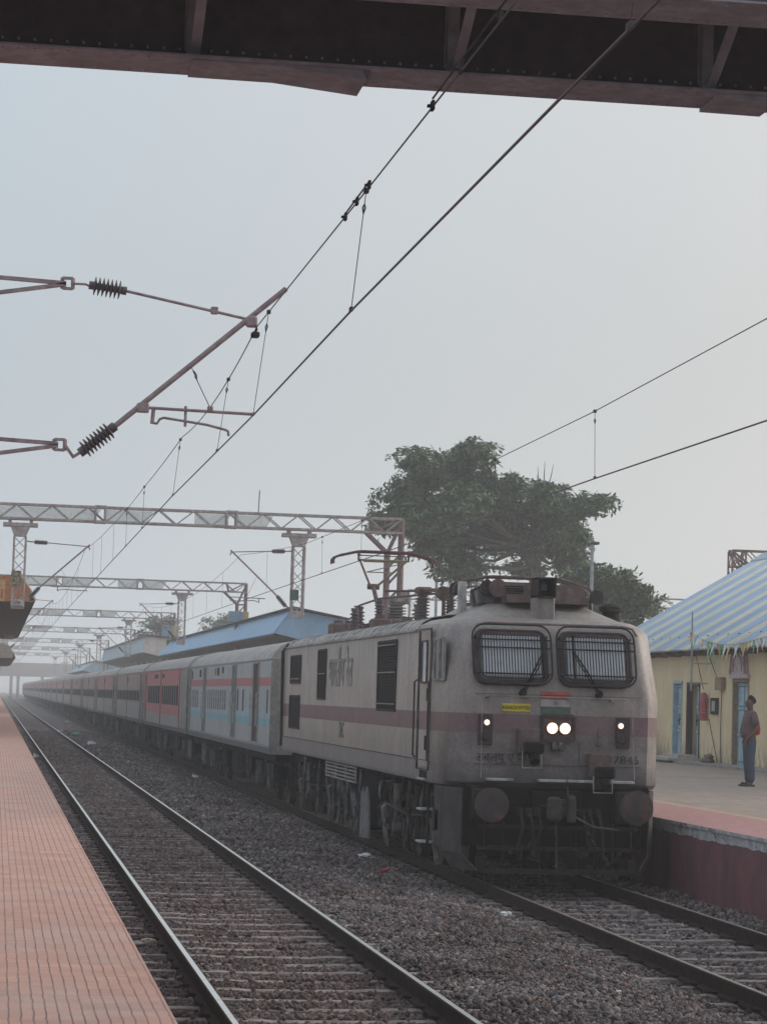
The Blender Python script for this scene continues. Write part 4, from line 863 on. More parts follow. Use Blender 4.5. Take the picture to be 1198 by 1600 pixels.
# ------------------------------------------------------------------ overhead gantries
def truss(g, a0, a1, z0, z1, w, step, axis='x', at_y=0., zig=True, r_=.045):
    """box truss along x between a0..a1"""
    ys_ = (at_y-w/2, at_y+w/2)
    for y in ys_:
        for z in (z0, z1): g.bar((a0, y, z), (a1, y, z), r_*1.5)
    n = max(1, int(round(abs(a1-a0)/step)))
    for i in range(n):
        xa = lerp(a0, a1, i/n); xb = lerp(a0, a1, (i+1)/n)
        for y in ys_:
            if i % 2 == 0: g.bar((xa, y, z0), (xb, y, z1), r_*.8)
            else: g.bar((xa, y, z1), (xb, y, z0), r_*.8)
        if zig:
            for z in (z0, z1): g.bar((xa, ys_[i % 2], z), (xb, ys_[1-i % 2], z), r_*.7)
def lattice_col(g, x, y, z0, z1, w0, w1, r_=.03, step=.33):
    def cor(z): t_ = (z-z0)/(z1-z0); h = lerp(w0, w1, t_)/2; return [(x-h, y-h, z), (x+h, y-h, z), (x+h, y+h, z), (x-h, y+h, z)]
    A, B = cor(z0), cor(z1)
    for a, b_ in zip(A, B): g.bar(a, b_, r_*1.6)
    n = int((z1-z0)/step)
    for i in range(n):
        C0, C1 = cor(lerp(z0, z1, i/n)), cor(lerp(z0, z1, (i+1)/n))
        for k in range(4):
            k2 = (k+1) % 4
            g.bar(C0[k], C1[k2], r_*.8) if i % 2 else g.bar(C0[k2], C1[k], r_*.8)
M['panel_pale'] = mat('pale_wire_mesh_guard', (.62, .66, .64), .7, 0, (.5, .53, .51), 3)
_t = M['panel_pale'].node_tree; _tr = _t.nodes.new('ShaderNodeBsdfTransparent'); _mx = _t.nodes.new('ShaderNodeMixShader'); _mx.inputs[0].default_value = .42
_t.links.new(_tr.outputs[0], _mx.inputs[1]); _t.links.new(_t.nodes['Principled BSDF'].outputs[0], _mx.inputs[2]); _t.links.new(_mx.outputs[0], _t.nodes['Material Output'].inputs[0])
M['plate_green'] = mat('green_number_plate', (.07, .12, .10), .6)
M['plate_cream'] = mat('weathered_yellowish_plate', (.33, .30, .18), .7, 0, (.10, .09, .07), 14, (.45, .55))
def drop_mast(root, x, ztop, zbot, w_=.36):
    g = MB(); lattice_col(g, x, 0, zbot, ztop-.42, w_*.98, w_)
    g.bar((x-.2, 0, zbot+.05), (x+.2, 0, zbot+.05), .36, .22)
    d = g.build('drop_mast', 'steel_paint', root)
    g = MB(); P = [(x-.18, ztop-.42), (x+.18, ztop-.42), (x+.30, ztop-.12), (x-.30, ztop-.12)]; g.prism(P, 1, -.2, .2)
    g.bev(x-.54, x+.54, -.22, .22, ztop-.12, ztop, .01)
    for s in (-1, 1): g.bev(x+s*.33-.05, x+s*.33+.05, -.2, .2, ztop, ztop+.1, .005)
    recalc(g.build('cap_plate', 'steel_paint', d)); return d
def gantry(label, y, xl=-16.0, xr=10.0, drops=(-2.03, 6.72), leg=True):
    root = thing('overhead_gantry', label, 'gantry', (0, y, 0), 'steel gantries carrying the overhead wires')
    g = MB(); truss(g, xl, xr, 7.55, 8.0, .45, .55)
    for x in (-8.0, .28, 4.4): g.bev(x-.03, x+.03, -.27, .27, 7.5, 8.06, .005); g.bev(x+.27, x+.33, -.27, .27, 7.5, 8.06, .005); [g.bar((x, q, z), (x+.3, q, z), .05) for q in (-.25, .25) for z in (7.53, 8.03)]
    g.build('beam', 'steel_paint', root)
    for x0, x1 in ((-5.5, .25), (.6, 1.9), (3.4, 4.35), (4.7, 5.7)):
        g = MB(); g.add([(x0, .20, 7.60), (x1, .20, 7.60), (x1+.2, .20, 7.95), (x0, .20, 7.95)], [(0, 1, 2, 3)]); o = g.build('side_panel', 'panel_pale', root); o.modifiers.new('thick', 'SOLIDIFY').thickness = .008
    if leg:
        g = MB()
        for q in (-.2, .2):
            g.bar((9.56, q, .85), (9.56, q, 6.9), .10); g.bar((10.0, q, .85), (10.0, q, 8.0), .10)
            g.bar((9.56, q, 6.9), (8.85, q, 7.55), .09); g.bar((9.56, q, 6.9), (10.0, q, 7.9), .07); g.bar((9.62, q, 6.9), (10.0, q, 6.9), .06); g.bar((9.0, q, 7.95), (9.1, q, 7.55), .06); g.bar((9.1, q, 7.55), (9.9, q, 8.0), .06)
            for i in range(11): z = 1.0+i*.54; g.bar((9.56, q, z), (10.0, q, z+.5), .04)
        for i in range(11): z = 1.0+i*.54; g.bar((9.56, -.2, z), (9.56, .2, z+.5), .04); g.bar((10, .2, z), (10, -.2, z+.5), .04)
        g.bev(9.3, 10.25, -.4, .4, .7, .95, .03); g.build('leg', 'rust' if y < 90 else 'steel_paint', root)
    g = MB(); lattice_col(g, xl+.3, 0, .6, 7.55, .5, .5); g.build('leg', 'steel_paint', root)
    for x in drops: drop_mast(root, x, 7.42, 4.80)
    return root
GY = [80, 131, 184, 237, 292, 350, 412]
g1 = gantry('nearest steel lattice gantry spanning over the train', 80)
for x, z, mt in ((6.62, 5.45, 'plate_green'),):
    g = MB(); g.bev(x-.16, x+.12, -.21, -.19, z-.16, z+.18, .005); g.build('number_plate', mt, g1)
g = MB(); g.bev(-2.26, -1.95, -.22, -.20, 5.42, 5.92, .01); g.build('number_plate', 'plate_cream', g1)
g = MB(); g.bev(-2.24, -1.86, -.24, -.21, 4.83, 5.02, .005); o = g.build('number_plate', 'white_dull', g1); g = MB(); g.box(-2.17, -1.93, -.245, -.238, 4.88, 4.97); g.build('plate_print', 'text_grey', o)
g = MB(); g.cyl((5.4, 0, 8.0), (5.42, 0, 8.75), .015, n=6); g.build('earth_spike', 'dark', g1)
for i, y in enumerate(GY[1:]):
    q = copy_tree(g1); q.location = (0, y, 0)
    q['label'] = '%s steel gantry back from the nearest one%s' % (ORD[i+1], ', faded by haze' if i > 1 else '')
    for ch in list(q.children):
        if ch.name.startswith(('number_plate', 'earth_spike')): 
            for s in list(ch.children): bpy.data.objects.remove(s)
            bpy.data.objects.remove(ch)
M['ad_blue'] = mat('faded_blue_sheet', (.20, .30, .40), .6); M['ad_cream'] = mat('cream_orange_sheet', (.48, .36, .20), .6)
for i, (y, z0, z1) in enumerate(((131, 6.0, 6.55), (184, 6.3, 7.1))):
    g = MB(); g.bev(9.15, 9.85, y-.35, y+.35, z0, z1, .02, 0); o = g.build('advert_box', ['ad_blue', 'ad_cream'], None); 
    g = MB(); g.bev(9.86, 10.15, y-.36, y+.3, z0-.03, z1, .02); q = g.build('side_panel', 'ad_cream', o)
    tag(o, ['blue and cream box around the leg of the second gantry', 'blue and cream box around the leg of the third gantry'][i], 'box', 'boxes around the gantry legs')
# gantries further to the right
rg = thing('overhead_gantry', 'brown lattice gantry rising behind the striped station roof', 'gantry', (23.2, 88, 0), 'steel gantries carrying the overhead wires')
g = MB(); truss(g, 0, 14, 7.35, 7.93, .5, .62, r_=.04)
for q in (-.25, .25):
    g.bar((0, q, 7.9), (.75, q, 7.35), .07); g.bar((.0, q, 7.9), (.55, q, 6.9), .06)
g.build('beam', 'rust', rg); g = MB(); lattice_col(g, .25, 0, .7, 7.9, .5, .5, .032, .6); g.build('leg', 'rust', rg)
rg = thing('overhead_gantry', 'hazy gantry beam between the tree and the striped roof', 'gantry', (18.5, 131, 0), 'steel gantries carrying the overhead wires')
g = MB(); truss(g, 0, 18, 7.5, 7.98, .45, .6); g.build('beam', 'steel_paint', rg); g = MB(); lattice_col(g, .3, 0, .7, 7.5, .45, .45); g.build('leg', 'steel_paint', rg); drop_mast(rg, 11.4, 7.4, 4.8)
g = MB(); g.box(10.6, 13.5, .15, .16, 7.55, 7.93); g.build('side_panel', 'panel_pale', rg)

# ------------------------------------------------------------------ cantilevers
def rod_insul(g, a, b_, r_=.085, n=7, m=0, mc=1, core=.03):
    a = Vector(a); b_ = Vector(b_); L = (b_-a).length; pr = [(0, core*1.5), (L*.12, core*1.5)]
    for i in range(n):
        q = L*.76/n; s = L*.12+q*i; pr += [(s+q*.02, core*1.2), (s+q*.22, r_), (s+q*.42, r_*.98), (s+q*.78, core*1.2)]
    pr += [(L*.88, core*1.5), (L, core*1.5)]; g.lathe(a, b_, pr, 14, m)
CY = 26.9
nc = thing('cantilever', 'near brown cantilever bracket holding the wires over the empty track', 'cantilever bracket', (-4.4, CY, 0), 'cantilever brackets')
O = (-4.4, CY, 0)
def P3(x, z, dy=0): return (x, CY+dy, z)
g = MB(); lattice_col(g, -4.7, CY, .68, 7.6, .5, .36, .035, .4); g.build('mast', 'steel_paint', nc, O)
g = MB()
g.bar(P3(-4.5, 6.66), P3(-2.04, 6.57), .05, .04); g.bar(P3(-4.5, 6.12), P3(-2.04, 6.56), .05, .04)
g.bar(P3(-4.5, 4.95), P3(-2.06, 4.86), .05, .04); g.bar(P3(-4.5, 4.42), P3(-2.06, 4.84), .05, .04)
for x, z in ((-2.02, 6.57), (-2.04, 4.85)):
    g.bar(P3(x-.06, z-.055), P3(x+.05, z-.055), .03); g.bar(P3(x-.06, z+.055), P3(x+.05, z+.055), .03); g.bar(P3(x-.06, z-.06), P3(x-.06, z+.06), .03); g.bar(P3(x+.05, z-.06), P3(x+.05, z+.06), .03)
g.build('mast_bracket', 'tube', nc, O)
g = MB(); g.bar(P3(-1.99, 6.57), P3(-1.83, 6.57), .035, .02); g.bar(P3(-1.85, 6.575), P3(-1.80, 6.555), .02); rod_insul(g, P3(-1.80, 6.565), P3(-1.40, 6.52), .10, 7, 1); g.build('insulator', ['tube', 'porcelain'], nc, O, smooth=30)
g = MB(); g.bar(P3(-1.99, 4.85), P3(-1.90, 4.73), .05, .03); g.bar(P3(-1.91, 4.72), P3(-1.82, 4.78), .045, .03); rod_insul(g, P3(-1.83, 4.77), P3(-1.47, 5.075), .10, 8, 1, core=.035); g.build('insulator', ['tube', 'porcelain'], nc, O, smooth=30)
g = MB(); g.cyl(P3(-1.47, 5.075), P3(.30, 6.635), .030, n=12); g.bev(-1.25, -1.12, CY-.04, CY+.04, 5.23, 5.33, .01); g.build('cantilever_tube', 'tube', nc, O, smooth=40)
g = MB(); g.cyl(P3(-1.40, 6.52), P3(-.02, 6.27), .016, n=10); g.bev(-.50, -.42, CY-.03, CY+.03, 6.32, 6.40, .01); g.bev(-.12, -.0, CY-.05, CY+.05, 6.20, 6.32, .02); g.build('stay_tube', 'tube', nc, O, smooth=40)
g = MB(); g.tube([P3(-.02, 6.24), P3(.0, 6.18), P3(-.02, 6.13)], .012, 8); g.bev(-.06, .03, CY-.06, CY+.06, 6.09, 6.15, .015); g.build('wire_clamp', 'dark', nc, O)
g = MB(); g.cyl(P3(-1.17, 5.285), P3(.0, 5.265), .017, n=10); g.bar(P3(-.73, 5.32), P3(-.73, 5.10), .022); g.bar(P3(-1.07, 5.27), P3(-1.08, 5.13), .03); g.tube([P3(-1.10, 5.13), P3(-1.03, 5.12), P3(-1.0, 5.17), P3(-.96, 5.185), P3(-.5, 5.13), P3(-.30, 5.085), P3(-.27, 5.07), P3(-.265, 5.02)], .015, 8)
g.bev(-.50, -.44, CY-.02, CY+.02, 5.27, 5.33, .005); g.build('register_arm', 'tube', nc, O)
g = MB(); g.tube([P3(-.68, 5.73), P3(-.62, 5.60), P3(-.47, 5.31)], .005, 6); g.tube([P3(-.66, 5.70), P3(-.63, 5.66), P3(-.62, 5.60), P3(-.645, 5.64)], .009, 5); g.build('tie_wire', 'wire_dark', nc, O)
def cantilever(label, X, Y, s, group='cantilever brackets', zr=5.35):
    """s: +1 reaches to +x"""
    o_ = (X, Y, 0); root = thing('cantilever', label, 'cantilever bracket', o_, group); L = 1.95
    def q(x, z, dy=0): return (X+s*x, Y+dy, z)
    g = MB(); g.bar(q(0, 6.86), q(.28, 6.84), .04); rod_insul(g, q(.28, 6.84), q(.68, 6.83), .085, 6, 1, core=.04); g.build('insulator', ['tube', 'porcelain'], root, o_, smooth=30)
    g = MB(); g.bar(q(0, 5.0), q(.22, 5.12), .05); rod_insul(g, q(.20, 5.10), q(.48, 5.42), .085, 6, 1, core=.04); g.build('insulator', ['tube', 'porcelain'], root, o_, smooth=30)
    g = MB(); g.cyl(q(.48, 5.42), q(L+.05, 6.82), .026, n=8); g.build('cantilever_tube', 'tube', root, o_)
    g = MB(); g.cyl(q(.68, 6.83), q(L, 6.76), .016, n=8); g.bar(q(L, 6.8), q(L+.06, 6.66), .04); g.build('stay_tube', 'tube', root, o_)
    g = MB(); g.cyl(q(.85, zr+.12), q(L+.0, zr+.14), .016, n=8); g.bar(q(1.05, zr+.12), q(1.05, zr-.02), .025); g.tube([q(1.05, zr), q(1.2, zr+.05), q(1.75, zr+.02), q(L, zr+.03), q(L+.02, zr)], .015, 6); g.tube([q(1.15, 6.0), q(1.45, zr+.13)], .006, 5); g.build('register_arm', 'tube', root, o_)
    return root
cl0 = cantilever('left cantilever hung under the nearest steel gantry', -1.86, 80, 1)
cr0 = cantilever('right cantilever beneath the nearest steel gantry, above the train', 6.56, 80, -1, zr=5.2)
for i, y in enumerate(GY[1:5]):
    for src, wd, sd_, X in ((cl0, 'left', 'over the empty track', -1.86), (cr0, 'right', 'over the train', 6.56)):
        q = copy_tree(src); q.location = (X, y, 0); q['label'] = '%s cantilever %s under the %s gantry' % (wd, sd_, ORD[i+1])

# ------------------------------------------------------------------ overhead lines
def interp(tab, y): return float(np.interp(y, [p[0] for p in tab], [p[1] for p in tab]))
def line(label, X, con, mes, sup, drops, name='overhead_line', ymin=-4, ymax=700, mess_x=0.0, rr=.0095):
    root = thing(name, label, 'overhead wire', (X, 0, 0), 'overhead wires above the tracks')
    ys_ = sorted(set([ymin]+[p[0] for p in con]+[ymax])); g = MB(); g.tube([(0, y, interp(con, y)) for y in ys_], rr, 6); g.build('contact_wire', 'wire', root)
    pts = []
    for a, b_ in zip(sup[:-1], sup[1:]):
        for k in range(12):
            y = lerp(a[0], b_[0], k/12); sag = (a[2] if len(a) > 2 else .6)*4*(k/12)*(1-k/12); pts.append((mess_x, y, lerp(a[1], b_[1], k/12)-sag))
    pts.append((mess_x, sup[-1][0], sup[-1][1])); g = MB(); g.tube(pts, .0065, 6); g.build('catenary_wire', 'wire_dark', root)
    my = [p[1] for p in pts]; mz = [p[2] for p in pts]
    for y1, y2 in drops:
        z1 = float(np.interp(y1, my, mz)); z2 = interp(con, y2)
        g = MB(); m1 = (lerp(mess_x, 0, .2), lerp(y1, y2, .22), lerp(z1, z2, .22)); g.tube([(mess_x, y1, z1), m1, (0, y2, z2)], .0038, 5)
        if y1 < 60: g.tube([(mess_x, lerp(y1, y2, .10), lerp(z1, z2, .10)), (.012, lerp(y1, y2, .14), lerp(z1, z2, .14)), (0, lerp(y1, y2, .2), lerp(z1, z2, .2)), (-.012, lerp(y1, y2, .14), lerp(z1, z2, .14))], .006, 5, closed=True); g.bev(-.02, .02, y1-.03, y1+.03, z1-.02, z1+.02, .005); g.bev(-.015, .015, y2-.03, y2+.03, z2-.005, z2+.03, .005)
        g.build('dropper', 'wire_dark', root)
    return root
conL = [(-4, 5.15), (8, 5.19), (10, 5.21), (12, 5.23), (19.4, 5.275), (26.9, 5.265), (40, 5.34), (80, 5.35), (700, 5.35)]
supL = [(-20, 6.35, .5), (26.0, 6.20, .0), (28.0, 6.20, .12), (80, 6.68, .62), (131, 6.68, .62), (184, 6.68, .62), (237, 6.68, .62), (292, 6.68, .62), (350, 6.68, .62), (412, 6.68, .6), (600, 6.68)]
# measured sag of the near span
lo = line('double overhead wire with droppers above the empty left track', 0.0, conL, [], [(-20, 6.5, .2), (13.1, 6.03, .0), (18.5, 6.09, 0), (26.9, 6.21, .16), (37.8, 6.09, .02), (47.8, 6.11, .04), (62, 6.25, .05)]+supL[3:], [(10.2, 10.6), (18.75, 19.4), (25.7, 27.0), (30.2, 31.5), (38.2, 39.5), (47.6, 47.9), (54, 54), (60, 60), (67, 67), (73, 73)]+[(80+6.4*k, 80+6.4*k) for k in range(1, 28)])
for y in (13.6, 14.8, 15.8, 18.6, 19.25, 19.9):
    g = MB(); z = 6.05 if y < 17 else 6.09; g.bev(-.011, .011, y-.035, y+.035, z-.015, z+.05, .006); g.bev(-.035, -.008, y-.015, y+.015, z+.005, z+.025, .004); g.build('wire_clamp', 'dark', lo)
for a, b_, z in ((18.6, 19.9, 6.135), (11.5, 15.8, 6.115)): g = MB(); g.tube([(0, a, z), (0, b_, z)], .007, 6); g.build('splice_wire', 'dark', lo)
conT = [(-4, 5.15), (24, 5.16), (31.8, 5.18), (50, 5.17), (80, 5.2), (131, 5.2), (700, 5.2)]
supT = [(-20, 7.4, .2), (10, 6.52, .01), (24.4, 6.20, 0), (31.9, 6.06, 0), (39, 6.015, 0), (50.5, 6.0, 0), (62.3, 6.07, .04), (80, 6.68, .62), (131, 6.68, .62), (184, 6.68, .62), (237, 6.68, .62), (292, 6.68, .6), (350, 6.68, .62), (412, 6.68, .6), (600, 6.68)]
line('double overhead wire with droppers above the train', TX, conT, [], supT, [(31.88, 31.8), (38.5, 38.5), (45, 45), (59.6, 59.5), (53, 53), (66, 66), (72, 72)]+[(80+6.4*k, 80+6.4*k) for k in range(1, 16)])

# ------------------------------------------------------------------ near footbridge overhead
fb = thing('footbridge', 'dark steel girder footbridge crossing overhead at the top of the view', 'footbridge', (0, 16, 6.6))
O = (0, 16, 6.6)
M['fb_web'] = mat('maroon_brown_girder', (.095, .065, .078), .85, 0, (.055, .040, .050), 1.2, (.35, .8), bmp=.2)
M['fb_flange'] = mat('grey_brown_flange', (.31, .285, .33), .8, 0, (.22, .195, .225), 3, (.4, .7))
for yc in (17.31, 15.1):
    g = MB(); g.box(-13, 16, yc-.008, yc+.008, 6.62, 7.75); g.box(-13, 16, yc-.2, yc+.2, 7.75, 7.77); gd = g.build('girder', 'fb_web', fb, O)
    g = MB(); g.box(-13, 16, yc-.27, yc+.27, 6.60, 6.615); g.build('flange', 'fb_flange', gd, O)
    g = MB()
    for x in np.arange(-3.4, 3.4, .11):
        for q in (-.2, .2): g.bev(x-.010, x+.010, yc+q-.010, yc+q+.010, 6.590, 6.602, .004)
        g.bev(x-.010, x+.010, yc-.018, yc-.006, 6.70, 6.72, .004)
    g.build('rivet_row', 'fb_flange', gd, O)['kind'] = 'stuff'
    for x in (-12.6, -3.27, -1.45, .37, 2.2, 4.0, 5.8, 7.7): g = MB(); g.box(x-.04, x+.04, yc-.10, yc-.008, 6.62, 7.75); g.box(x-.04, x+.04, yc+.008, yc+.10, 6.62, 7.75); g.box(x-.05, x+.05, yc-.009, yc+.009, 6.7, 7.7); g.build('stiffener', 'fb_flange', gd, O)
for pp in ([(-1.45, 6.588), (-.85, 6.586), (-.25, 6.53), (-.28, 6.598), (-1.45, 6.598)], [(2.25, 6.575), (2.70, 6.57), (2.70, 6.598), (2.25, 6.598)]):
    g = MB(); g.prism(pp, 1, 17.1, 17.59); recalc(g.build('splice_plate', 'fb_flange', fb, O))
for x in (-5.1, -3.27, -1.45, .37, 2.2, 4.0, 5.8):
    g = MB(); g.bar((x+.02, 17.2, 6.66), (x+.02, 15.3, 7.70), .07, .012); g.bar((x, 17.2, 7.68), (x, 15.2, 7.68), .08); g.build('cross_brace', 'fb_flange', fb, O)
g = MB(); g.box(-13, 16, 15.0, 17.4, 7.79, 7.95); g.build('deck', 'fb_web', fb, O)
for x in (-12.5, 15.5):
    g = MB(); g.box(x-.15, x+.15, 14.9, 15.3, -.7, 6.6); g.box(x-.15, x+.15, 17.1, 17.5, -.7, 6.6); g.build('leg', 'fb_flange', fb, O)
# far footbridge
ff = thing('footbridge', 'pale covered footbridge far away in the haze above the tracks', 'footbridge', (0, 600, 4.9))
O = (0, 600, 4.9); M['ffb'] = mat('grey_cladding', (.32, .31, .31), .8)
g = MB(); g.box(-26, 30, 600, 603, 5.0, 8.2); g.build('walkway', 'ffb', ff, O)
for x in (-11, -6, 1.0, 2.6, 8.2):
    g = MB(); g.box(x-.35, x+.35, 600.5, 602, -.5, 5.0); g.build('leg', 'ffb', ff, O)

# ------------------------------------------------------------------ left platform shelters
M['orange'] = mat('orange_painted_fascia', (.48, .20, .095), .7, 0, (.33, .15, .09), 6)
M['cream_y'] = mat('yellow_cream_panel', (.55, .36, .17), .7)
M['red_p'] = mat('red_painted_letter', (.50, .06, .06), .7)
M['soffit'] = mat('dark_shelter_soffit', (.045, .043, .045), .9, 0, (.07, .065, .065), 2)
M['sheet'] = mat('pale_roof_sheet', (.35, .30, .26), .7)
def shelter(label, Y0_, Y1_, orange, zb=5.02):
    O = (-5, Y0_, zb); r_ = thing('platform_shelter', label, 'platform shelter', O, 'shelters on the left platform')
    # curved canopy: soffit slab with a raised fascia at the near end
    poly = [(-8.2, zb), (-1.75, zb), (-1.44, zb+.08), (-1.62, zb+.42), (-1.98, zb+.88), (-2.2, zb+.86), (-5, zb+.70), (-8.2, zb+.6)]
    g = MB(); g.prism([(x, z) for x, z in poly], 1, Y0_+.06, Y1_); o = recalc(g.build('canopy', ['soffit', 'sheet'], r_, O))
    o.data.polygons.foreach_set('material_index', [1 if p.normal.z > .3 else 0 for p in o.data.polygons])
    g = MB(); g.prism([(-8.3, zb-.02), (-1.62, zb+.05), (-1.60, zb+.42), (-1.96, zb+.90), (-2.2, zb+.90), (-5, zb+.72), (-8.3, zb+.62)], 1, Y0_-.02, Y0_+.05)
    recalc(g.build('fascia', 'orange' if orange else 'sheet', r_, O))
    if orange:
        g = MB(); g.tube([(-1.60, Y0_-.03, zb+.05), (-1.42, Y0_-.03, zb+.10), (-1.60, Y0_-.03, zb+.44), (-1.97, Y0_-.03, zb+.92)], .022, 6); g.build('gutter', 'cream_y', r_, O)
        g = MB(); g.box(-3.4, -2.42, Y0_-.035, Y0_-.022, zb+.04, zb+.74); pnl = g.build('name_panel', 'cream_y', r_, O)
        g = MB()
        for x in (-2.9, -2.7, -2.52): g.bev(x-.03, x+.02, Y0_-.045, Y0_-.036, zb+.12, zb+.42, .005); g.bar((x-.08, Y0_-.04, zb+.42), (x+.08, Y0_-.04, zb+.42), .03, .01)
        g.build('red_lettering', 'red_p', pnl, O)
    for y in np.arange(Y0_+4, Y1_, 8.):
        g = MB(); g.cyl((-5, y, .68), (-5, y, zb+.1), .09, n=10); g.build('post', 'steel_paint', r_, O)
    return r_
shelter('orange-fronted dark platform shelter on the left platform', 83, 145, True)
shelter('small far shelter on the left platform, beyond the orange one', 158, 215, False, 4.05)

# ------------------------------------------------------------------ blue sheds on the right platform behind the train
def corr(name, base, col2=None, period=.6, rough=.55, bandw=None, axis=1, dirt=(.2, .2, .2)):
    m, t, b = newmat(name); v = coords(t); s = sep(t, v)[axis]
    c = mixc(t, base, tuple(x*.8 for x in base), ramp(t, tex_noise(t, v, 1.2, 5), .35, .7))
    if col2:
        f = math_n(t, 'FRACT', math_n(t, 'DIVIDE', math_n(t, 'ADD', s, 99.76), bandw)); c2 = mixc(t, col2, tuple(x*.85 for x in col2), ramp(t, tex_noise(t, v, 1.5, 5), .35, .7))
        c = mixc(t, c, c2, math_n(t, 'GREATER_THAN', f, .56))
    wv = math_n(t, 'SINE', math_n(t, 'MULTIPLY', s, 2*math.pi/period)); bump(t, b, wv, .5, .03)
    c = mixc(t, c, dirt, ramp(t, tex_noise(t, v, 1.3, 7, .75), .46, .72, (0, 0, 0, 1), (.5, .5, .5, 1)))
    c = mixc(t, c, (.30, .20, .14), ramp(t, tex_noise(t, v, 3.1, 7, .8), .66, .74, (0, 0, 0, 1), (.45, .45, .45, 1)))
    t.links.new(c, b.inputs['Base Color']); b.inputs['Roughness'].default_value = rough; M[name] = m
corr('blue_sheet', (.25, .45, .68), period=.45, dirt=(.3, .34, .38)); corr('pale_blue_sheet', (.34, .48, .58), period=.5); corr('blue_gable', (.28, .48, .68), axis=0, period=.3, dirt=(.3, .34, .38)); corr('cream_gable', (.66, .58, .54), axis=0, period=.3)
def shed(label, ya, yb, eave, apex, right, mt, gmt, zd, spot=False):
    O = (9.5, ya, .7); r_ = thing('platform_shelter', label, 'platform shelter', O, 'shelters on the right platform')
    (xe, ze), (xa, za), (xr, zr) = eave, apex, right
    g = MB(); g.prism([(xe, ze), (xa, za), (xa+.02, za-.04), (xe+.03, ze-.04)], 1, ya, yb); recalc(g.build('side_roof', mt, r_, O))
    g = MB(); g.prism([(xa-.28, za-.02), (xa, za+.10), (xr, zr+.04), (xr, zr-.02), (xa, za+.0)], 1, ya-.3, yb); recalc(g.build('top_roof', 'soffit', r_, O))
    g = MB(); g.prism([(xe+.06, ze), (xa, za-.05), (xr, zr-.05), (xr, ze-.55), (xe+1.0, ze-.2)], 1, ya+.02, ya+.06); recalc(g.build('gable', gmt, r_, O))
    g = MB(); g.prism([(xe+.05, ze-.02), (xe+.1, ze-.12), (xr, ze-zd), (xr, ze-.02)], 1, ya+.3, yb); recalc(g.build('painted_eave_shade', 'soffit', r_, O))  # dark slab added to stand in for the shade beneath the eave
    for y in np.arange(ya+3, yb, 9.): 
        g = MB(); g.box(xe+1.6, xe+1.8, y, y+.2, .7, ze-.1); g.build('post', 'steel_paint', r_, O)
    if spot: g = MB(); g.box(xr-.9, xr-.45, ya-.02, ya+.01, ze-.1, ze+.25); g.build('red_sign', 'red_p', r_, O)
    return r_
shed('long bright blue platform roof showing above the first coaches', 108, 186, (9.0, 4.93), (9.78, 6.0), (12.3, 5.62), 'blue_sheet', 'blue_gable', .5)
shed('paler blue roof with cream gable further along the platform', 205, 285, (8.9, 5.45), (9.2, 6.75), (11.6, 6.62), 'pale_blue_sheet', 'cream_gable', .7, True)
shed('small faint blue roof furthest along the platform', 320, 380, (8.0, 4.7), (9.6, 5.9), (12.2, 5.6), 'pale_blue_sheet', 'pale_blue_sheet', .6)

# ------------------------------------------------------------------ station building
O = (15.5, 62, .8)
bd = thing('station_building', 'yellow station building with blue and cream striped corrugated roof', 'building', O)
m, t, b = newmat('stained_yellow_limewash'); v = coords(t); sx, sy, sz = sep(t, v)
c = mixc(t, (.66, .53, .33), (.74, .62, .41), ramp(t, tex_noise(t, v, 1.2, 5), .3, .7))
c = mixc(t, c, (.55, .44, .29), ramp(t, tex_noise(t, v, 3, 6, .7, (1, 3, .6)), .5, .8, (0, 0, 0, 1), (.6, .6, .6, 1)))
c = mixc(t, c, (.66, .57, .49), ramp(t, tex_noise(t, v, .55, 4), .62, .75, (0, 0, 0, 1), (.7, .7, .7, 1)))
c = mixc(t, c, (.42, .35, .27), math_n(t, 'MULTIPLY', ramp(t, tex_noise(t, v, 1.1, 8, .8, (1, 2.5, .5)), .52, .70), .6))
gr = math_n(t, 'MULTIPLY', math_n(t, 'SUBTRACT', 1.0, math_n(t, 'MINIMUM', math_n(t, 'MAXIMUM', math_n(t, 'DIVIDE', sz, .75), 0), 1)), ramp(t, tex_noise(t, v, 2.2, 6, .75, (1, 2, .8)), .45, .6))
c = mixc(t, c, (.16, .14, .13), gr)
t.links.new(c, b.inputs['Base Color']); b.inputs['Roughness'].default_value = .9; bump(t, b, tex_noise(t, v, 10, 4), .25, .02); M['yellow_wall'] = m
DO = [(66.02, 66.88, 2.95), (64.30, 65.50, 2.90), (59.95, 61.25, 2.98)]      # door openings along y
g = MB(); edges_ = [50.0]+[q for d in sorted(DO) for q in (d[0], d[1])]+[74.3]
for i in range(0, len(edges_), 2): g.box(15.5, 15.75, edges_[i], edges_[i+1], .78, 3.95)
for y0, y1, zt in DO: g.box(15.5, 15.75, y0, y1, zt, 3.95)
g.box(15.75, 25.3, 74.05, 74.3, .78, 3.95); g.box(25.1, 25.35, 50, 74.05, .78, 3.95); g.prism([(15.6, 3.95), (25.3, 3.95), (20.4, 6.82)], 1, 74.05, 74.28)
g.build('wall', 'yellow_wall', bd, O)
g = MB(); g.box(15.9, 16.0, 50, 74, .8, 3.9); g.build('interior_wall', 'soffit', bd, O)
corr('striped_roof', (.38, .52, .72), (.72, .70, .59), period=.152, bandw=1.86, rough=.5, dirt=(.42, .42, .42))
m = M['striped_roof']
g = MB(); ny_ = 560; ya, yb = 47.5, 74.9
def ro(x): return 3.76+(x-15.0)*(6.98-3.76)/(20.4-15.0)
vs = []
for j, (x, xx) in enumerate(((15.0, 15.0), (17.7, 17.7), (20.4, 20.4))):
    for i in range(ny_): y = lerp(ya, yb, i/(ny_-1)); vs.append((x, y, ro(x)+.028*math.sin(y*2*math.pi/.2)))
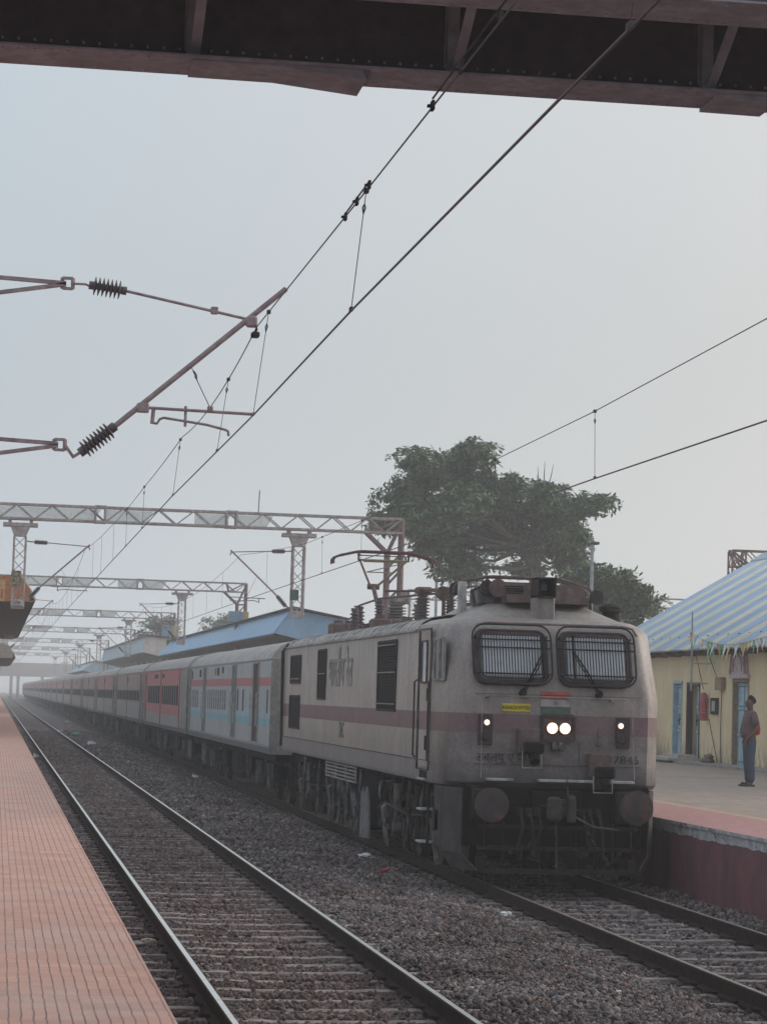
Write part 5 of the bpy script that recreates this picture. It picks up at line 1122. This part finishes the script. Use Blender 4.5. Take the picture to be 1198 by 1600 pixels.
g.add(vs, [(j*ny_+i, j*ny_+i+1, (j+1)*ny_+i+1, (j+1)*ny_+i) for j in range(2) for i in range(ny_-1)])
rf = g.build('roof', 'striped_roof', bd, O, smooth=50); rf.modifiers.new('thick', 'SOLIDIFY').thickness = .008
g = MB(); g.prism([(20.4, 6.96), (25.8, 3.76), (25.78, 3.72), (20.4, 6.92)], 1, ya, yb); recalc(g.build('rear_roof', 'striped_roof', bd, O))
g = MB()
for y in np.arange(48.2, 74.8, .93):
    xx = 15.6; g.bev(xx-.018, xx+.018, y-.018, y+.018, ro(xx)+.02, ro(xx)+.05, .006)
g.build('roof_bolt', 'dusty_dark', rf, O)['kind'] = 'stuff'
M['ridge'] = mat('pale_blue_ridge_cap', (.36, .45, .52), .6); g = MB(); g.prism([(20.0, 6.77), (20.4, 7.03), (20.8, 6.77), (20.8, 6.80), (20.4, 7.06), (20.0, 6.80)], 1, ya, yb+.05); recalc(g.build('ridge_cap', 'ridge', rf, O))
g = MB()
for y in np.arange(48, 75, 1.4): g.box(15.05, 15.5, y, y+.10, 3.62, 3.74)
g.bar((15.25, ya, 3.70), (15.25, yb, 3.70), .05, .08); g.build('eave_rafter', 'wframe', bd, O)
M['door_blue'] = mat('chalky_blue_door', (.36, .49, .56), .7, 0, (.27, .37, .43), 5, (.45, .7)); M['door_dark'] = mat('dark_doorway', (.03, .028, .03), .9)
M['jamb'] = mat('brownish_jamb', (.30, .22, .16), .8)
def door(y0, y1, zt, label=None, leaf=None, jamb='door_blue'):
    lf0, lf1 = leaf or (y0+.05, y1-.05)
    g = MB(); g.bev(15.60, 15.65, lf0, lf1, .86, zt-.06, .005); d = g.build('door', 'door_blue', bd, O)
    if label: d['label'] = label
    g = MB(); w_ = lf1-lf0
    for z0, z1 in ((.98, 1.6), (1.7, 2.25), (2.35, zt-.15)):
        for a, b_ in (((lf0+.08, z0), (lf1-.08, z0)), ((lf0+.08, z1), (lf1-.08, z1)), ((lf0+.08, z0), (lf0+.08, z1)), ((lf1-.08, z0), (lf1-.08, z1))): g.bar((15.595, a[0], a[1]), (15.595, b_[0], b_[1]), .02, .03)
    g.bar((15.59, (lf0+lf1)/2, .9), (15.59, (lf0+lf1)/2, zt-.1), .015, .02); g.build('door_panel', mat('darker_blue_moulding', (.16, .25, .31), .7), d, O)
    g = MB(); g.bar((15.56, lf0+.3, 1.98), (15.56, lf0+.48, 1.92), .03); g.bar((15.56, lf0+.40, 1.80), (15.56, lf0+.40, 2.1), .02); g.build('bolt', 'dark', d, O)
    g = MB()
    for y in (y0, y1): g.box(15.48, 15.64, y-.03, y+.04, .85, zt)
    g.box(15.48, 15.64, y0-.03, y1+.04, zt-.04, zt+.04); g.build('door_frame', jamb, bd, O)
door(*DO[0]); door(*DO[1], label='half-open blue door with a dark gap', leaf=(64.34, 64.95), jamb='wframe'); door(*DO[2], jamb='jamb')
g = MB(); g.box(14.6, 15.45, 64.0, 66.9, .90, .97); g.box(14.9, 15.45, 64.2, 65.8, .97, 1.05); g.build('door_step', mat('pale_cement_step', (.40, .38, .36), .9), bd, O)
# shrine-like plaster panel over the door
M['shrine'] = mat('pale_lilac_plaster', (.50, .44, .46), .8, 0, (.42, .28, .32), 14, (.5, .6)); M['pink'] = mat('faded_pink_trim', (.36, .19, .24), .8)
g = MB(); P = [(59.85, 3.03), (61.35, 3.03), (61.32, 3.12), (61.22, 3.14), (61.10, 3.55), (61.02, 3.72), (60.85, 3.78), (60.6, 3.72), (60.35, 3.78), (60.15, 3.72), (60.08, 3.55), (59.98, 3.14), (59.85, 3.12)]
g.prism(P, 0, 15.40, 15.50); o = recalc(g.build('shrine_panel', 'shrine', None)); tag(o, 'pale lilac plaster panel with pink edging above the right-hand blue door', 'wall ornament')
g = MB(); g.tube([(15.39, y, z) for y, z in P[3:12]], .03, 6); g.tube([(15.39, 61.0, 3.2), (15.39, 60.9, 3.5), (15.39, 60.6, 3.62), (15.39, 60.3, 3.5), (15.39, 60.2, 3.2)], .02, 6)
for k in range(8): g.cyl((15.40, 60.05+.15*k, 3.70+.05*(k % 2)), (15.38, 60.05+.15*k, 3.70+.05*(k % 2)), .04, n=8)
g.build('trim', 'pink', o)
# red extinguisher case, notice frame, junction box, cables
M['red_case'] = mat('red_case_paint', (.42, .075, .09), .5, 0, (.35, .14, .13), 8)
g = MB(); g.lathe((15.38, 63.52, 1.95), (15.38, 63.52, 2.7), [(0, .08), (.02, .098), (.20, .098), (.21, .103), (.22, .098), (.52, .098), (.53, .103), (.54, .098), (.66, .095), (.71, .06), (.73, .03)], 18)
o = g.build('fire_bucket_stack', 'red_case', None, smooth=40); o.scale = (1, 1, 1); tag(o, 'tall red cylinder hung on the yellow wall', 'extinguisher')
g = MB()
for z in (2.14, 2.44): g.lathe((15.38, 63.52, z), (15.38, 63.52, z+1), [(0, .104), (.035, .104)], 18)
g.build('band', 'pink', o)
def wallthing(nm, label, cat, y0, y1, z0, z1, d, mt, extra=None):
    g = MB(); g.bev(15.49-d, 15.495, y0, y1, z0, z1, .01); return tag(g.build(nm, mt, None), label, cat)
o = wallthing('notice_board', 'small dark framed white notice beside the red cylinder', 'notice', 62.52, 63.12, 2.12, 2.54, .05, 'dark')
g = MB(); g.box(15.432, 15.44, 62.68, 62.96, 2.2, 2.46); g.build('paper', 'flag_white', o)
wallthing('junction_box', 'small brown box fixed high on the yellow wall', 'junction box', 61.95, 62.5, 2.74, 3.06, .12, 'jamb')
for nm, lb, pts in (('wall_cable', 'dark cable slanting down past the red cylinder', [(15.3, 64.1, 3.7), (15.44, 63.75, 2.75)]),
                ('wall_cable', 'dark cable from below the red cylinder to the foot of the wall', [(15.44, 63.2, 2.0), (15.46, 62.9, 1.5), (15.47, 62.5, .95)]),
                ('wall_cable', 'cable running from the eave to the brown box', [(15.3, 62.95, 3.7), (15.40, 62.4, 3.05)]),
                ('wall_pipe', 'thin vertical pipe below the brown box', [(15.46, 62.15, 2.76), (15.46, 62.2, 1.8), (15.46, 62.12, .86)])):
    g = MB(); g.tube(pts, .010, 6); tag(g.build(nm, 'dark', None), lb, 'cable' if 'cable' in nm else 'pipe', 'cables on the yellow wall')
g = MB(); g.cyl((14.9, 63.0, 2.7), (14.88, 62.95, 4.72), .028, .02, 8); g.cyl((15.35, 63.05, 2.9), (14.9, 63.0, 2.9), .015, n=6); g.cyl((15.4, 63.0, 3.4), (14.9, 63.0, 3.4), .015, n=6)
tag(g.build('flag_pole', 'pole_grey', None), 'thin grey pole fixed to the eave of the station building', 'pole')
# bunting
BC = [mat('bunting_orange', (.55, .30, .16), .8), mat('bunting_white', (.62, .62, .60), .8), mat('bunting_green', (.18, .38, .22), .8), mat('bunting_yellow', (.55, .50, .26), .8)]
sp = [(14.86, 62.95, 4.22), (14.84, 62.3, 4.05), (14.80, 61.2, 3.93), (14.80, 60.0, 3.83), (14.8, 58.8, 3.82), (14.8, 57.5, 3.88), (14.8, 55.5, 4.0), (14.8, 53.5, 4.2)]
bt = thing('bunting', 'string of orange, white and green pennants along the eave', 'bunting', sp[0])
g = MB(); g.tube(sp, .008, 5); g.build('string', 'flag_white', bt, sp[0])
y = 62.85; k = 0
while y > 53.8:
    z = float(np.interp(-y, [-p[1] for p in sp], [p[2] for p in sp])); h = random.uniform(.25, .45); wd = random.uniform(.16, .26); tw = random.uniform(-.12, .12)
    if k == 6 or k == 7: h = .75
    mm = BC[[0, 3, 2, 1, 0, 1, 2, 2, 1, 0, 2, 2, 1, 3, 1, 1, 3, 2][k % 18]]
    g = MB(); g.add([(14.82, y+wd/2, z), (14.82, y-wd/2, z-.01), (14.82+tw, y+random.uniform(-.08, .08), z-h), (14.83+tw/2, y, z-h*.5)], [(0, 1, 3), (1, 2, 3), (0, 3, 2)])
    o = g.build('pennant', mm, bt, sp[0]); o.modifiers.new('thick', 'SOLIDIFY').thickness = .004
    y -= random.uniform(.22, .34); k += 1
# sacks at the wall
M['sack'] = mat('pale_plastic_sack', (.52, .50, .50), .6); M['sack2'] = mat('brown_rag', (.16, .12, .11), .9)
def blob(name, c_, r_, sq, mt, label, cat, group=None, seed=0, n=10, rough=.25):
    g = MB(); vs = []; 
    for j in range(n+1):
        ph = math.pi*j/n
        for i in range(n*2):
            th = math.pi*i/n; d = Vector((math.sin(ph)*math.cos(th), math.sin(ph)*math.sin(th), math.cos(ph))); k_ = 1+rough*noise.noise(d*1.7+Vector((seed*3.1, 0, 0)))+rough*.6*noise.noise(d*4+Vector((0, seed*2.3, 0)))
            vs.append((c_[0]+d.x*r_*sq[0]*k_, c_[1]+d.y*r_*sq[1]*k_, max(c_[2]+d.z*r_*sq[2]*k_, c_[2]-r_*sq[2]*.55)))
    m_ = 2*n; fs = [(j*m_+i, (j+1)*m_+i, (j+1)*m_+(i+1) % m_, j*m_+(i+1) % m_) for j in range(n) for i in range(m_)]
    g.add(vs, fs); return tag(g.build(name, mt, None, smooth=60), label, cat, group)
blob('plastic_sack', (15.15, 69.0, 1.30), .36, (.9, 1, 1.6), 'sack', 'upright pale plastic sack against the yellow wall', 'sack', 'sacks at the foot of the wall', 1)
blob('plastic_sack', (15.05, 67.9, 1.0), .26, (.9, 1.5, .7), 'sack', 'low crumpled white bag beside the upright sack', 'sack', 'sacks at the foot of the wall', 2, rough=.6)
blob('cloth_bundle', (15.0, 68.3, 1.0), .28, (.9, 1.6, .8), 'sack2', 'dark brown cloth bundle behind the white bag at the wall', 'cloth bundle', None, 3, rough=.5)
blob('cloth_bundle', (15.25, 62.5, .97), .16, (.9, 1.6, .8), 'sack2', 'small dark bundle below the brown box at the wall foot', 'cloth bundle', None, 4, rough=.5)

# ------------------------------------------------------------------ lamp posts
def lamp(label, x, y, z0, z1, r_=.06, arm=0):
    o_ = (x, y, z0); r0 = thing('lamp_post', label, 'lamp post', o_, 'lamp posts on the right platform')
    g = MB(); g.cyl((x, y, z0), (x, y, z1), r_, r_*.85, 12); g.build('post', 'pole_grey', r0, o_)
    g = MB(); g.bar((x-.05, y, z1), (x+.12, y, z1+.03), .07); g.bev(x-.02, x+.20, y-.12, y+.12, z1, z1+.09, .03); g.build('lamp_head', 'grey_dirty', r0, o_)
lamp('tall pale lamp post rising behind the cab of the locomotive', 15.21, 75.6, .85, 7.15)
lamp('short lamp post left of the tree, behind the roof equipment', 10.32, 75, .8, 5.82, .05)

# ------------------------------------------------------------------ trees
def tree(name, label, base, trunk, blobs, nleaf, ls, mt='leaf', limb_r=.22, droop=.3, group=None, seed=1, jit=1.25):
    root = thing(name, label, 'tree', base, group); rng = np.random.RandomState(seed)
    g = MB(); g.tube([base]+trunk, [limb_r*1.9]+[lerp(limb_r*1.5, limb_r, i/max(1, len(trunk)-1)) for i in range(len(trunk))], 10)
    top = Vector(trunk[-1]); fork = Vector(trunk[-2]) if len(trunk) > 1 else top
    for bx, by, bz, br in blobs:
        c_ = Vector((bx, by, bz)); a = top if (c_.z > top.z-1) else fork; mid = a.lerp(c_, .5)+Vector((rng.uniform(-.4, .4), rng.uniform(-.4, .4), -.25+rng.uniform(-.2, .3)))
        g.tube([a, a.lerp(mid, .5)+Vector((0, 0, -.1)), mid, mid.lerp(c_, .6)+Vector((rng.uniform(-.2, .2), 0, .1)), c_], [limb_r*.55, limb_r*.42, limb_r*.3, limb_r*.18, limb_r*.07], 6)
        for _ in range(5):
            e_ = c_+Vector(rng.normal(0, br*.5, 3)); g.tube([mid.lerp(c_, .5), mid.lerp(e_, .8), e_], [limb_r*.12, limb_r*.08, limb_r*.03], 5)
    g.build('trunk', 'tree_bark', root, base)
    tot = sum(b_[3]**2 for b_ in blobs); C_ = []
    for bx, by, bz, br in blobs:
        n = int(nleaf*br**2/tot); per = 40; nc_ = max(6, int(n/per)); d = rng.normal(size=(nc_, 3)); d /= np.linalg.norm(d, axis=1, keepdims=True)
        rad = br*jit*(rng.uniform(0, 1, (nc_, 1))**.5)*(1+.18*rng.normal(size=(nc_, 1))); cc = np.array([bx, by, bz])+d*rad*np.array([1.06, 1.5, .62])
        off = rng.normal(size=(nc_, per, 3))*np.array([.15, .15, .05])*(ls/.26); off[..., 2] -= (off[..., 0]**2+off[..., 1]**2)*1.2; cc = (cc[:, None, :]+off).reshape(-1, 3); C_.append(cc)
    C_ = np.concatenate(C_); n = len(C_); th = rng.uniform(0, 2*np.pi, n); el = rng.normal(-droop, .45, n); L = ls*rng.uniform(.6, 1.25, n); W_ = L*rng.uniform(.36, .5, n)
    ax = np.stack([np.cos(th)*np.cos(el), np.sin(th)*np.cos(el), np.sin(el)], 1); sd_ = np.stack([-np.sin(th), np.cos(th), rng.normal(0, .5, n)], 1); sd_ /= np.linalg.norm(sd_, axis=1, keepdims=True)
    V_ = np.stack([C_, C_+ax*L[:, None]*.55+sd_*W_[:, None]*.5, C_+ax*L[:, None], C_+ax*L[:, None]*.55-sd_*W_[:, None]*.5], 1).reshape(-1, 3)-np.array(base)
    me = bpy.data.meshes.new('crown'); me.vertices.add(len(V_)); me.vertices.foreach_set('co', V_.astype(np.float32).ravel()); F_ = np.arange(n*4, dtype=np.int32)
    me.loops.add(n*4); me.loops.foreach_set('vertex_index', F_); me.polygons.add(n); me.polygons.foreach_set('loop_start', np.arange(0, n*4, 4, dtype=np.int32)); me.polygons.foreach_set('loop_total', np.full(n, 4, np.int32))
    me.materials.append(M[mt]); me.update(calc_edges=True); o = bpy.data.objects.new('crown', me); COL.objects.link(o); o.parent = root
    return root
B1 = [(17.56, 108.7, 13.17, 0.78), (16.91, 110.2, 12.71, 0.97), (15.64, 109.3, 12.02, 1.05), (15.14, 110.5, 11.1, 1.05), (14.47, 110.6, 10.28, 0.83), (15.57, 107.8, 10.09, 1.25), (16.91, 107.6, 10.95, 1.11), (17.13, 111.7, 9.25, 1.05), (15.49, 108.8, 9.03, 0.61), (16.96, 108.7, 7.96, 0.78), (19.01, 112.5, 9.95, 1.25), (17.97, 109.9, 8.34, 0.69), (19.69, 111.7, 11.66, 0.78), (19.6, 109.9, 12.08, 0.55), (20.39, 110.7, 10.75, 1.05), (20.71, 108.3, 11.58, 0.83), (20.99, 110.7, 9.63, 1.05), (22.38, 111.8, 11.2, 0.89), (23.01, 110.1, 11.24, 0.78), (24.0, 111.2, 11.57, 0.44), (18.7, 110.0, 11.1, .85), (17.9, 110.5, 11.9, .6), (18.4, 110.2, 12.2, .55), (19.0, 110.0, 11.9, .6), (21.6, 109.5, 10.5, .8), (21.91, 110.9, 9.39, 0.89), (22.08, 107.8, 9.78, 0.67), (22.91, 111.3, 8.59, 0.78), (20.4, 110.5, 8.31, 0.61), (13.52, 109.0, 10.03, 0.39), (14.91, 107.7, 12.68, 0.69)]
tree('broadleaf_tree', 'large dark spreading tree behind the locomotive', (20.9, 110, .6), [(21.1, 110, 3.5), (21.0, 110, 6.5), (20.7, 110, 8.3), (20.2, 110, 9.3)], B1, 60000, .30, 'leaf', .26, .35, seed=4)
B2 = [(20.91, 99.1, 7.41, 0.86), (21.55, 97.9, 7.0, 0.74), (22.27, 98.7, 6.29, 0.79), (23.05, 99.1, 6.21, 0.44), (21.22, 98.6, 6.13, 0.86), (20.17, 99.3, 7.14, 0.69), (22.4, 97.7, 6.77, 0.35), (21.2, 99, 4.9, 1.0), (22.6, 98.5, 5.2, .8), (19.6, 98.7, 6.0, .8)]
tree('feathery_tree', 'lower lighter feathery tree to the right of the large one', (21.3, 98.6, .6), [(21.3, 98.6, 3.0), (21.3, 98.6, 5.0)], B2, 16000, .30, 'leaf_light', .14, -.1, seed=5)
BF = [(16.3, 230, 7.6, 1.0), (17.4, 231, 8.6, 1.3), (18.3, 230, 8.8, 1.0), (17.2, 229, 7.1, 1.4), (18.6, 230, 7.4, 1.0)]
tree('distant_tree', 'hazy distant tree just left of the long blue roof ridge', (17.4, 230, .5), [(17.4, 230, 4), (17.4, 230, 6)], BF, 3600, .42, 'leaf_far', .2, .2, seed=6, group='distant trees')
BG = [(x-5.6, y, z-.3, r_) for x, y, z, r_ in BF]
tree('distant_tree', 'hazy distant tree above the paler blue roof with cream gable', (11.8, 232, .5), [(11.8, 231, 4), (11.8, 231, 6)], BG, 3600, .42, 'leaf_far', .2, .2, seed=8, group='distant trees')

# ------------------------------------------------------------------ person on the right platform
PX, PY, PZ = 11.77, 47.5, .80
M['skin'] = mat('brown_skin', (.15, .082, .062), .6, var=.05); M['hair'] = mat('black_hair', (.015, .013, .013), .7, var=.1)
M['shirt'] = mat('grey_checked_shirt', (.115, .08, .09), .85, 0, (.22, .14, .14), 25); M['trouser'] = mat('blue_grey_trousers', (.075, .092, .135), .85, 0, (.07, .08, .10), 9); M['shoe'] = mat('brown_sandal', (.08, .06, .055), .7)
def skin(name, verts, edges, radii, mt, parent, lev=2, root_i=0):
    me = bpy.data.meshes.new(name); me.from_pydata([Vector(v_) for v_ in verts], edges, []); o = bpy.data.objects.new(name, me); COL.objects.link(o)
    md = o.modifiers.new('skin', 'SKIN'); md.use_smooth_shade = True
    for i, r_ in enumerate(radii): me.skin_vertices[0].data[i].radius = r_ if isinstance(r_, tuple) else (r_, r_); me.skin_vertices[0].data[i].use_root = (i == root_i)
    s_ = o.modifiers.new('sub', 'SUBSURF'); s_.levels = lev; s_.render_levels = lev
    bpy.context.view_layer.update(); m2 = bpy.data.meshes.new_from_object(o.evaluated_get(bpy.context.evaluated_depsgraph_get())); bpy.data.objects.remove(o)
    m2.materials.clear(); m2.materials.append(M[mt]); o = bpy.data.objects.new(name, m2); COL.objects.link(o); o.parent = parent; return o
man = thing('person', 'man in grey shirt and blue-grey trousers standing in profile on the platform', 'person', (PX, PY, PZ))
# local frame: faces -x ; height 1.70
J = {'pel': (0, 0, .93), 'sp': (-.03, 0, 1.12), 'ch': (0, 0, 1.33), 'nk': (.01, 0, 1.455), 'hd0': (-.015, 0, 1.53), 'hd': (-.01, 0, 1.62), 'ht': (.005, 0, 1.665)}
vn = list(J); V0 = [J[k] for k in vn]; E0 = [(0, 1), (1, 2), (2, 3), (3, 4), (4, 5), (5, 6)]; R0 = [(.13, .15), (.13, .14), (.115, .16), .052, (.075, .068), (.098, .082), .07]
def addc(V_, E_, R_, start, pts, rad):
    p = start
    for q, r_ in zip(pts, rad): V_.append(q); R_.append(r_); E_.append((p, len(V_)-1)); p = len(V_)-1
    return p
V1, E1, R1 = list(V0), list(E0), list(R0)
arms = []
for s in (-1, 1):
    sh = [(.01, s*.17, 1.38), (.05, s*.225, 1.22), (.07, s*.235, 1.10), (-.03, s*.21, .99), (-.115, s*.16, .90)] if s < 0 else [(.02, s*.18, 1.38), (.09, s*.22, 1.22), (.13, s*.22, 1.10), (.08, s*.20, .98), (.05, s*.16, .90)]
    hnd = addc(V1, E1, R1, 2, sh, [.055, .048, .042, .034, .028]); h = Vector(sh[-1]); fw = Vector((-.10, 0, -.35)).normalized()
    pm = addc(V1, E1, R1, hnd, [tuple(h+fw*.05)], [(.020, .038)])
    for k in range(4):
        o_ = Vector((0, (k-1.5)*.018, 0)); L = (.07, .08, .076, .06)[k]; addc(V1, E1, R1, pm, [tuple(h+fw*.09+o_), tuple(h+fw*(.09+L*.55)+o_+Vector((-.004, 0, 0))), tuple(h+fw*(.09+L)+o_+Vector((.008, 0, 0)))], [.0095, .0085, .007])
    addc(V1, E1, R1, hnd, [tuple(h+fw*.03+Vector((-.028, 0, .0))), tuple(h+fw*.065+Vector((-.045, 0, 0)))], [.011, .008])
for s in (-1, 1): addc(V1, E1, R1, 0, [(0, s*.09, .86), (-.01, s*.10, .50), (.02, s*.10, .12), (.02, s*.10, .06), (-.06, s*.10, .035), (-.14, s*.105, .03)], [.10, .062, .045, .042, (.045, .03), (.038, .022)])
sk = skin('body', V1, E1, R1, 'skin', man)
# face details folded into the same mesh
g = MB(); g.v = []; g.lathe((-.085, 0, 1.60), (-.125, 0, 1.585), [(0, .018), (.02, .014), (.032, .004)], 8)
g.lathe((-.082, 0, 1.555), (-.1, 0, 1.552), [(0, .022), (.010, .018), (.014, .004)], 8)
for s in (-1, 1): g.lathe((-.078, s*.032, 1.622), (-.1, s*.033, 1.622), [(0, .013), (.006, .010), (.008, .003)], 8); g.lathe((.01, s*.07, 1.60), (.01, s*.09, 1.60), [(0, .03), (.008, .032), (.012, .02)], 10)
o = g.build('face_features', 'skin', man, smooth=60)
import bmesh
bmh = bmesh.new(); bmh.from_mesh(sk.data); bmh.from_mesh(o.data); bmh.to_mesh(sk.data); bmh.free(); bpy.data.objects.remove(o)
skin('shirt', [(-.005, 0, .90), (-.04, 0, 1.03), (-.035, 0, 1.15), (-.005, 0, 1.33), (.01, 0, 1.43), (.01, -.18, 1.385), (.05, -.23, 1.23), (.062, -.235, 1.16), (.02, .18, 1.385), (.09, .225, 1.23), (.11, .225, 1.15)],
     [(0, 1), (1, 2), (2, 3), (3, 4), (3, 5), (5, 6), (6, 7), (3, 8), (8, 9), (9, 10)], [(.155, .165), (.165, .165), (.155, .16), (.135, .18), (.06, .075), .078, .07, .066, .078, .07, .066], 'shirt', man)
skin('trousers', [(0, 0, .96), (0, 0, .88), (0, -.09, .80), (-.01, -.10, .50), (.015, -.10, .18), (.015, -.10, .07), (0, .09, .80), (-.01, .10, .50), (.02, .10, .18), (.02, .10, .07)],
     [(0, 1), (1, 2), (2, 3), (3, 4), (4, 5), (1, 6), (6, 7), (7, 8), (8, 9)], [(.14, .155), (.145, .165), .115, .088, .075, .078, .115, .088, .075, .078], 'trouser', man)
skin('hair', [(.052, 0, 1.565), (.040, 0, 1.64), (.0, 0, 1.695), (-.045, 0, 1.70)], [(0, 1), (1, 2), (2, 3)], [(.055, .078), (.082, .092), (.072, .082), (.045, .06)], 'hair', man)
for s in (-1, 1):
    g = MB(); g.bev(-.17, .08, s*.10-.048, s*.10+.048, 0, .035, .012); g.bar((-.09, s*.10-.045, .05), (-.09, s*.10+.045, .05), .05, .05); g.build('sandal', 'shoe', man)
# red cloth over his back
g = MB(); g.lathe((.155, .06, 1.28), (.155, .06, .98), [(0, .02), (.06, .055), (.2, .075), (.28, .06), (.3, .02)], 12); o = g.build('shoulder_bag', 'red_p', None, smooth=50)
o.location = (PX, PY, PZ); tag(o, 'dull red bag slung behind the standing man', 'bag')

# ------------------------------------------------------------------ litter on the ballast
M['litter_w'] = mat('white_plastic_scrap', (.62, .64, .66), .5, var=.1); M['litter_g'] = mat('green_plastic_scrap', (.10, .32, .22), .5); M['litter_y'] = mat('tan_paper_scrap', (.45, .38, .27), .8); M['litter_r'] = mat('red_wrapper', (.45, .05, .06), .6); M['drab'] = mat('drab_olive_plastic', (.13, .125, .10), .5)
def scrap(label, x, y, r_, mt, dz_=.05, sq=(1.3, 1.3, .6)): blob('litter', (x, y, float(gz(x))+dz_), r_, sq, mt, label, 'litter', 'litter scattered between the tracks', x*3+y, 6, .9)
scrap('crumpled white plastic scrap on the ballast near the middle of the locomotive', 3.30, 40.2, .085, 'litter_w', .06, (1.3, 2.2, .5))
scrap('small white scrap beside the rail near the first coach', 3.46, 77.2, .10, 'litter_w')
scrap('tiny red wrapper near the white scrap by the locomotive', 3.06, 36.7, .045, 'litter_r')
scrap('green plastic bag lying beside the empty track', 1.60, 131.4, .22, 'litter_g', .06, (1.2, 1.4, .8))
scrap('white bag lying just in front of the green bag', 1.65, 113.3, .15, 'litter_w', .06, (1.2, 1.4, .8))
scrap('white scrap against the foot of the left platform', -1.1, 91.0, .10, 'litter_w', .06, (1.2, 1.4, .9))
scrap('far white scrap beyond the green bag', 2.56, 185.5, .17, 'litter_w', .1)
scrap('far tan scrap next to the far white one', 2.35, 166, .15, 'litter_y', .08)
scrap('small white scrap between the rails far along the empty track', 1.1, 145, .12, 'litter_w', .1)
scrap('pale scrap on the ballast in the right foreground', 2.75, 21.4, .022, 'litter_w', .05)
scrap('greyish scrap by the rail in front of the locomotive', 3.55, 30.2, .05, 'litter_w', .06)
g = MB(); bo_ = thing('crushed_bottle', 'drab flattened bottle between the left rail and the platform', 'bottle', (-1.16, 24.6, -.13))
g.lathe((-.16, -.1, 0), (.16, .1, .0), [(0, .03), (.01, .045), (.12, .05), (.2, .042), (.26, .018), (.3, .016)], 14)
for i, p in enumerate(g.v): g.v[i] = (p[0], p[1], p[2]*.6)
g.build('bottle_body', 'drab', bo_, smooth=50); g = MB(); g.tube([(.02, .02, .035), (.08, .09, .04), (.14, .10, .035), (.16, .06, .03), (.10, .02, .035)], .008, 6); g.build('handle_loop', 'litter_y', bo_)

# ------------------------------------------------------------------ morning haze
hz = MB(); hz.box(-690, 690, -18, 1340, -1.75, 14.6); ho = hz.build('haze', [], None); ho['kind'] = 'stuff'; ho['label'] = 'pale morning haze over the station'
hm = bpy.data.materials.new('haze'); hm.use_nodes = True; n = hm.node_tree.nodes; n.clear()
out = n.new('ShaderNodeOutputMaterial'); pv = n.new('ShaderNodeVolumePrincipled'); pv.inputs['Color'].default_value = (.95, .98, 1, 1); pv.inputs['Density'].default_value = .00125; pv.inputs['Anisotropy'].default_value = .45
hm.node_tree.links.new(pv.outputs[0], out.inputs['Volume']); ho.data.materials.append(hm)
for o in COL.objects:
    if o.type == 'MESH' and o.parent is None and 'category' not in o and 'kind' not in o: print('UNTAGGED', o.name)
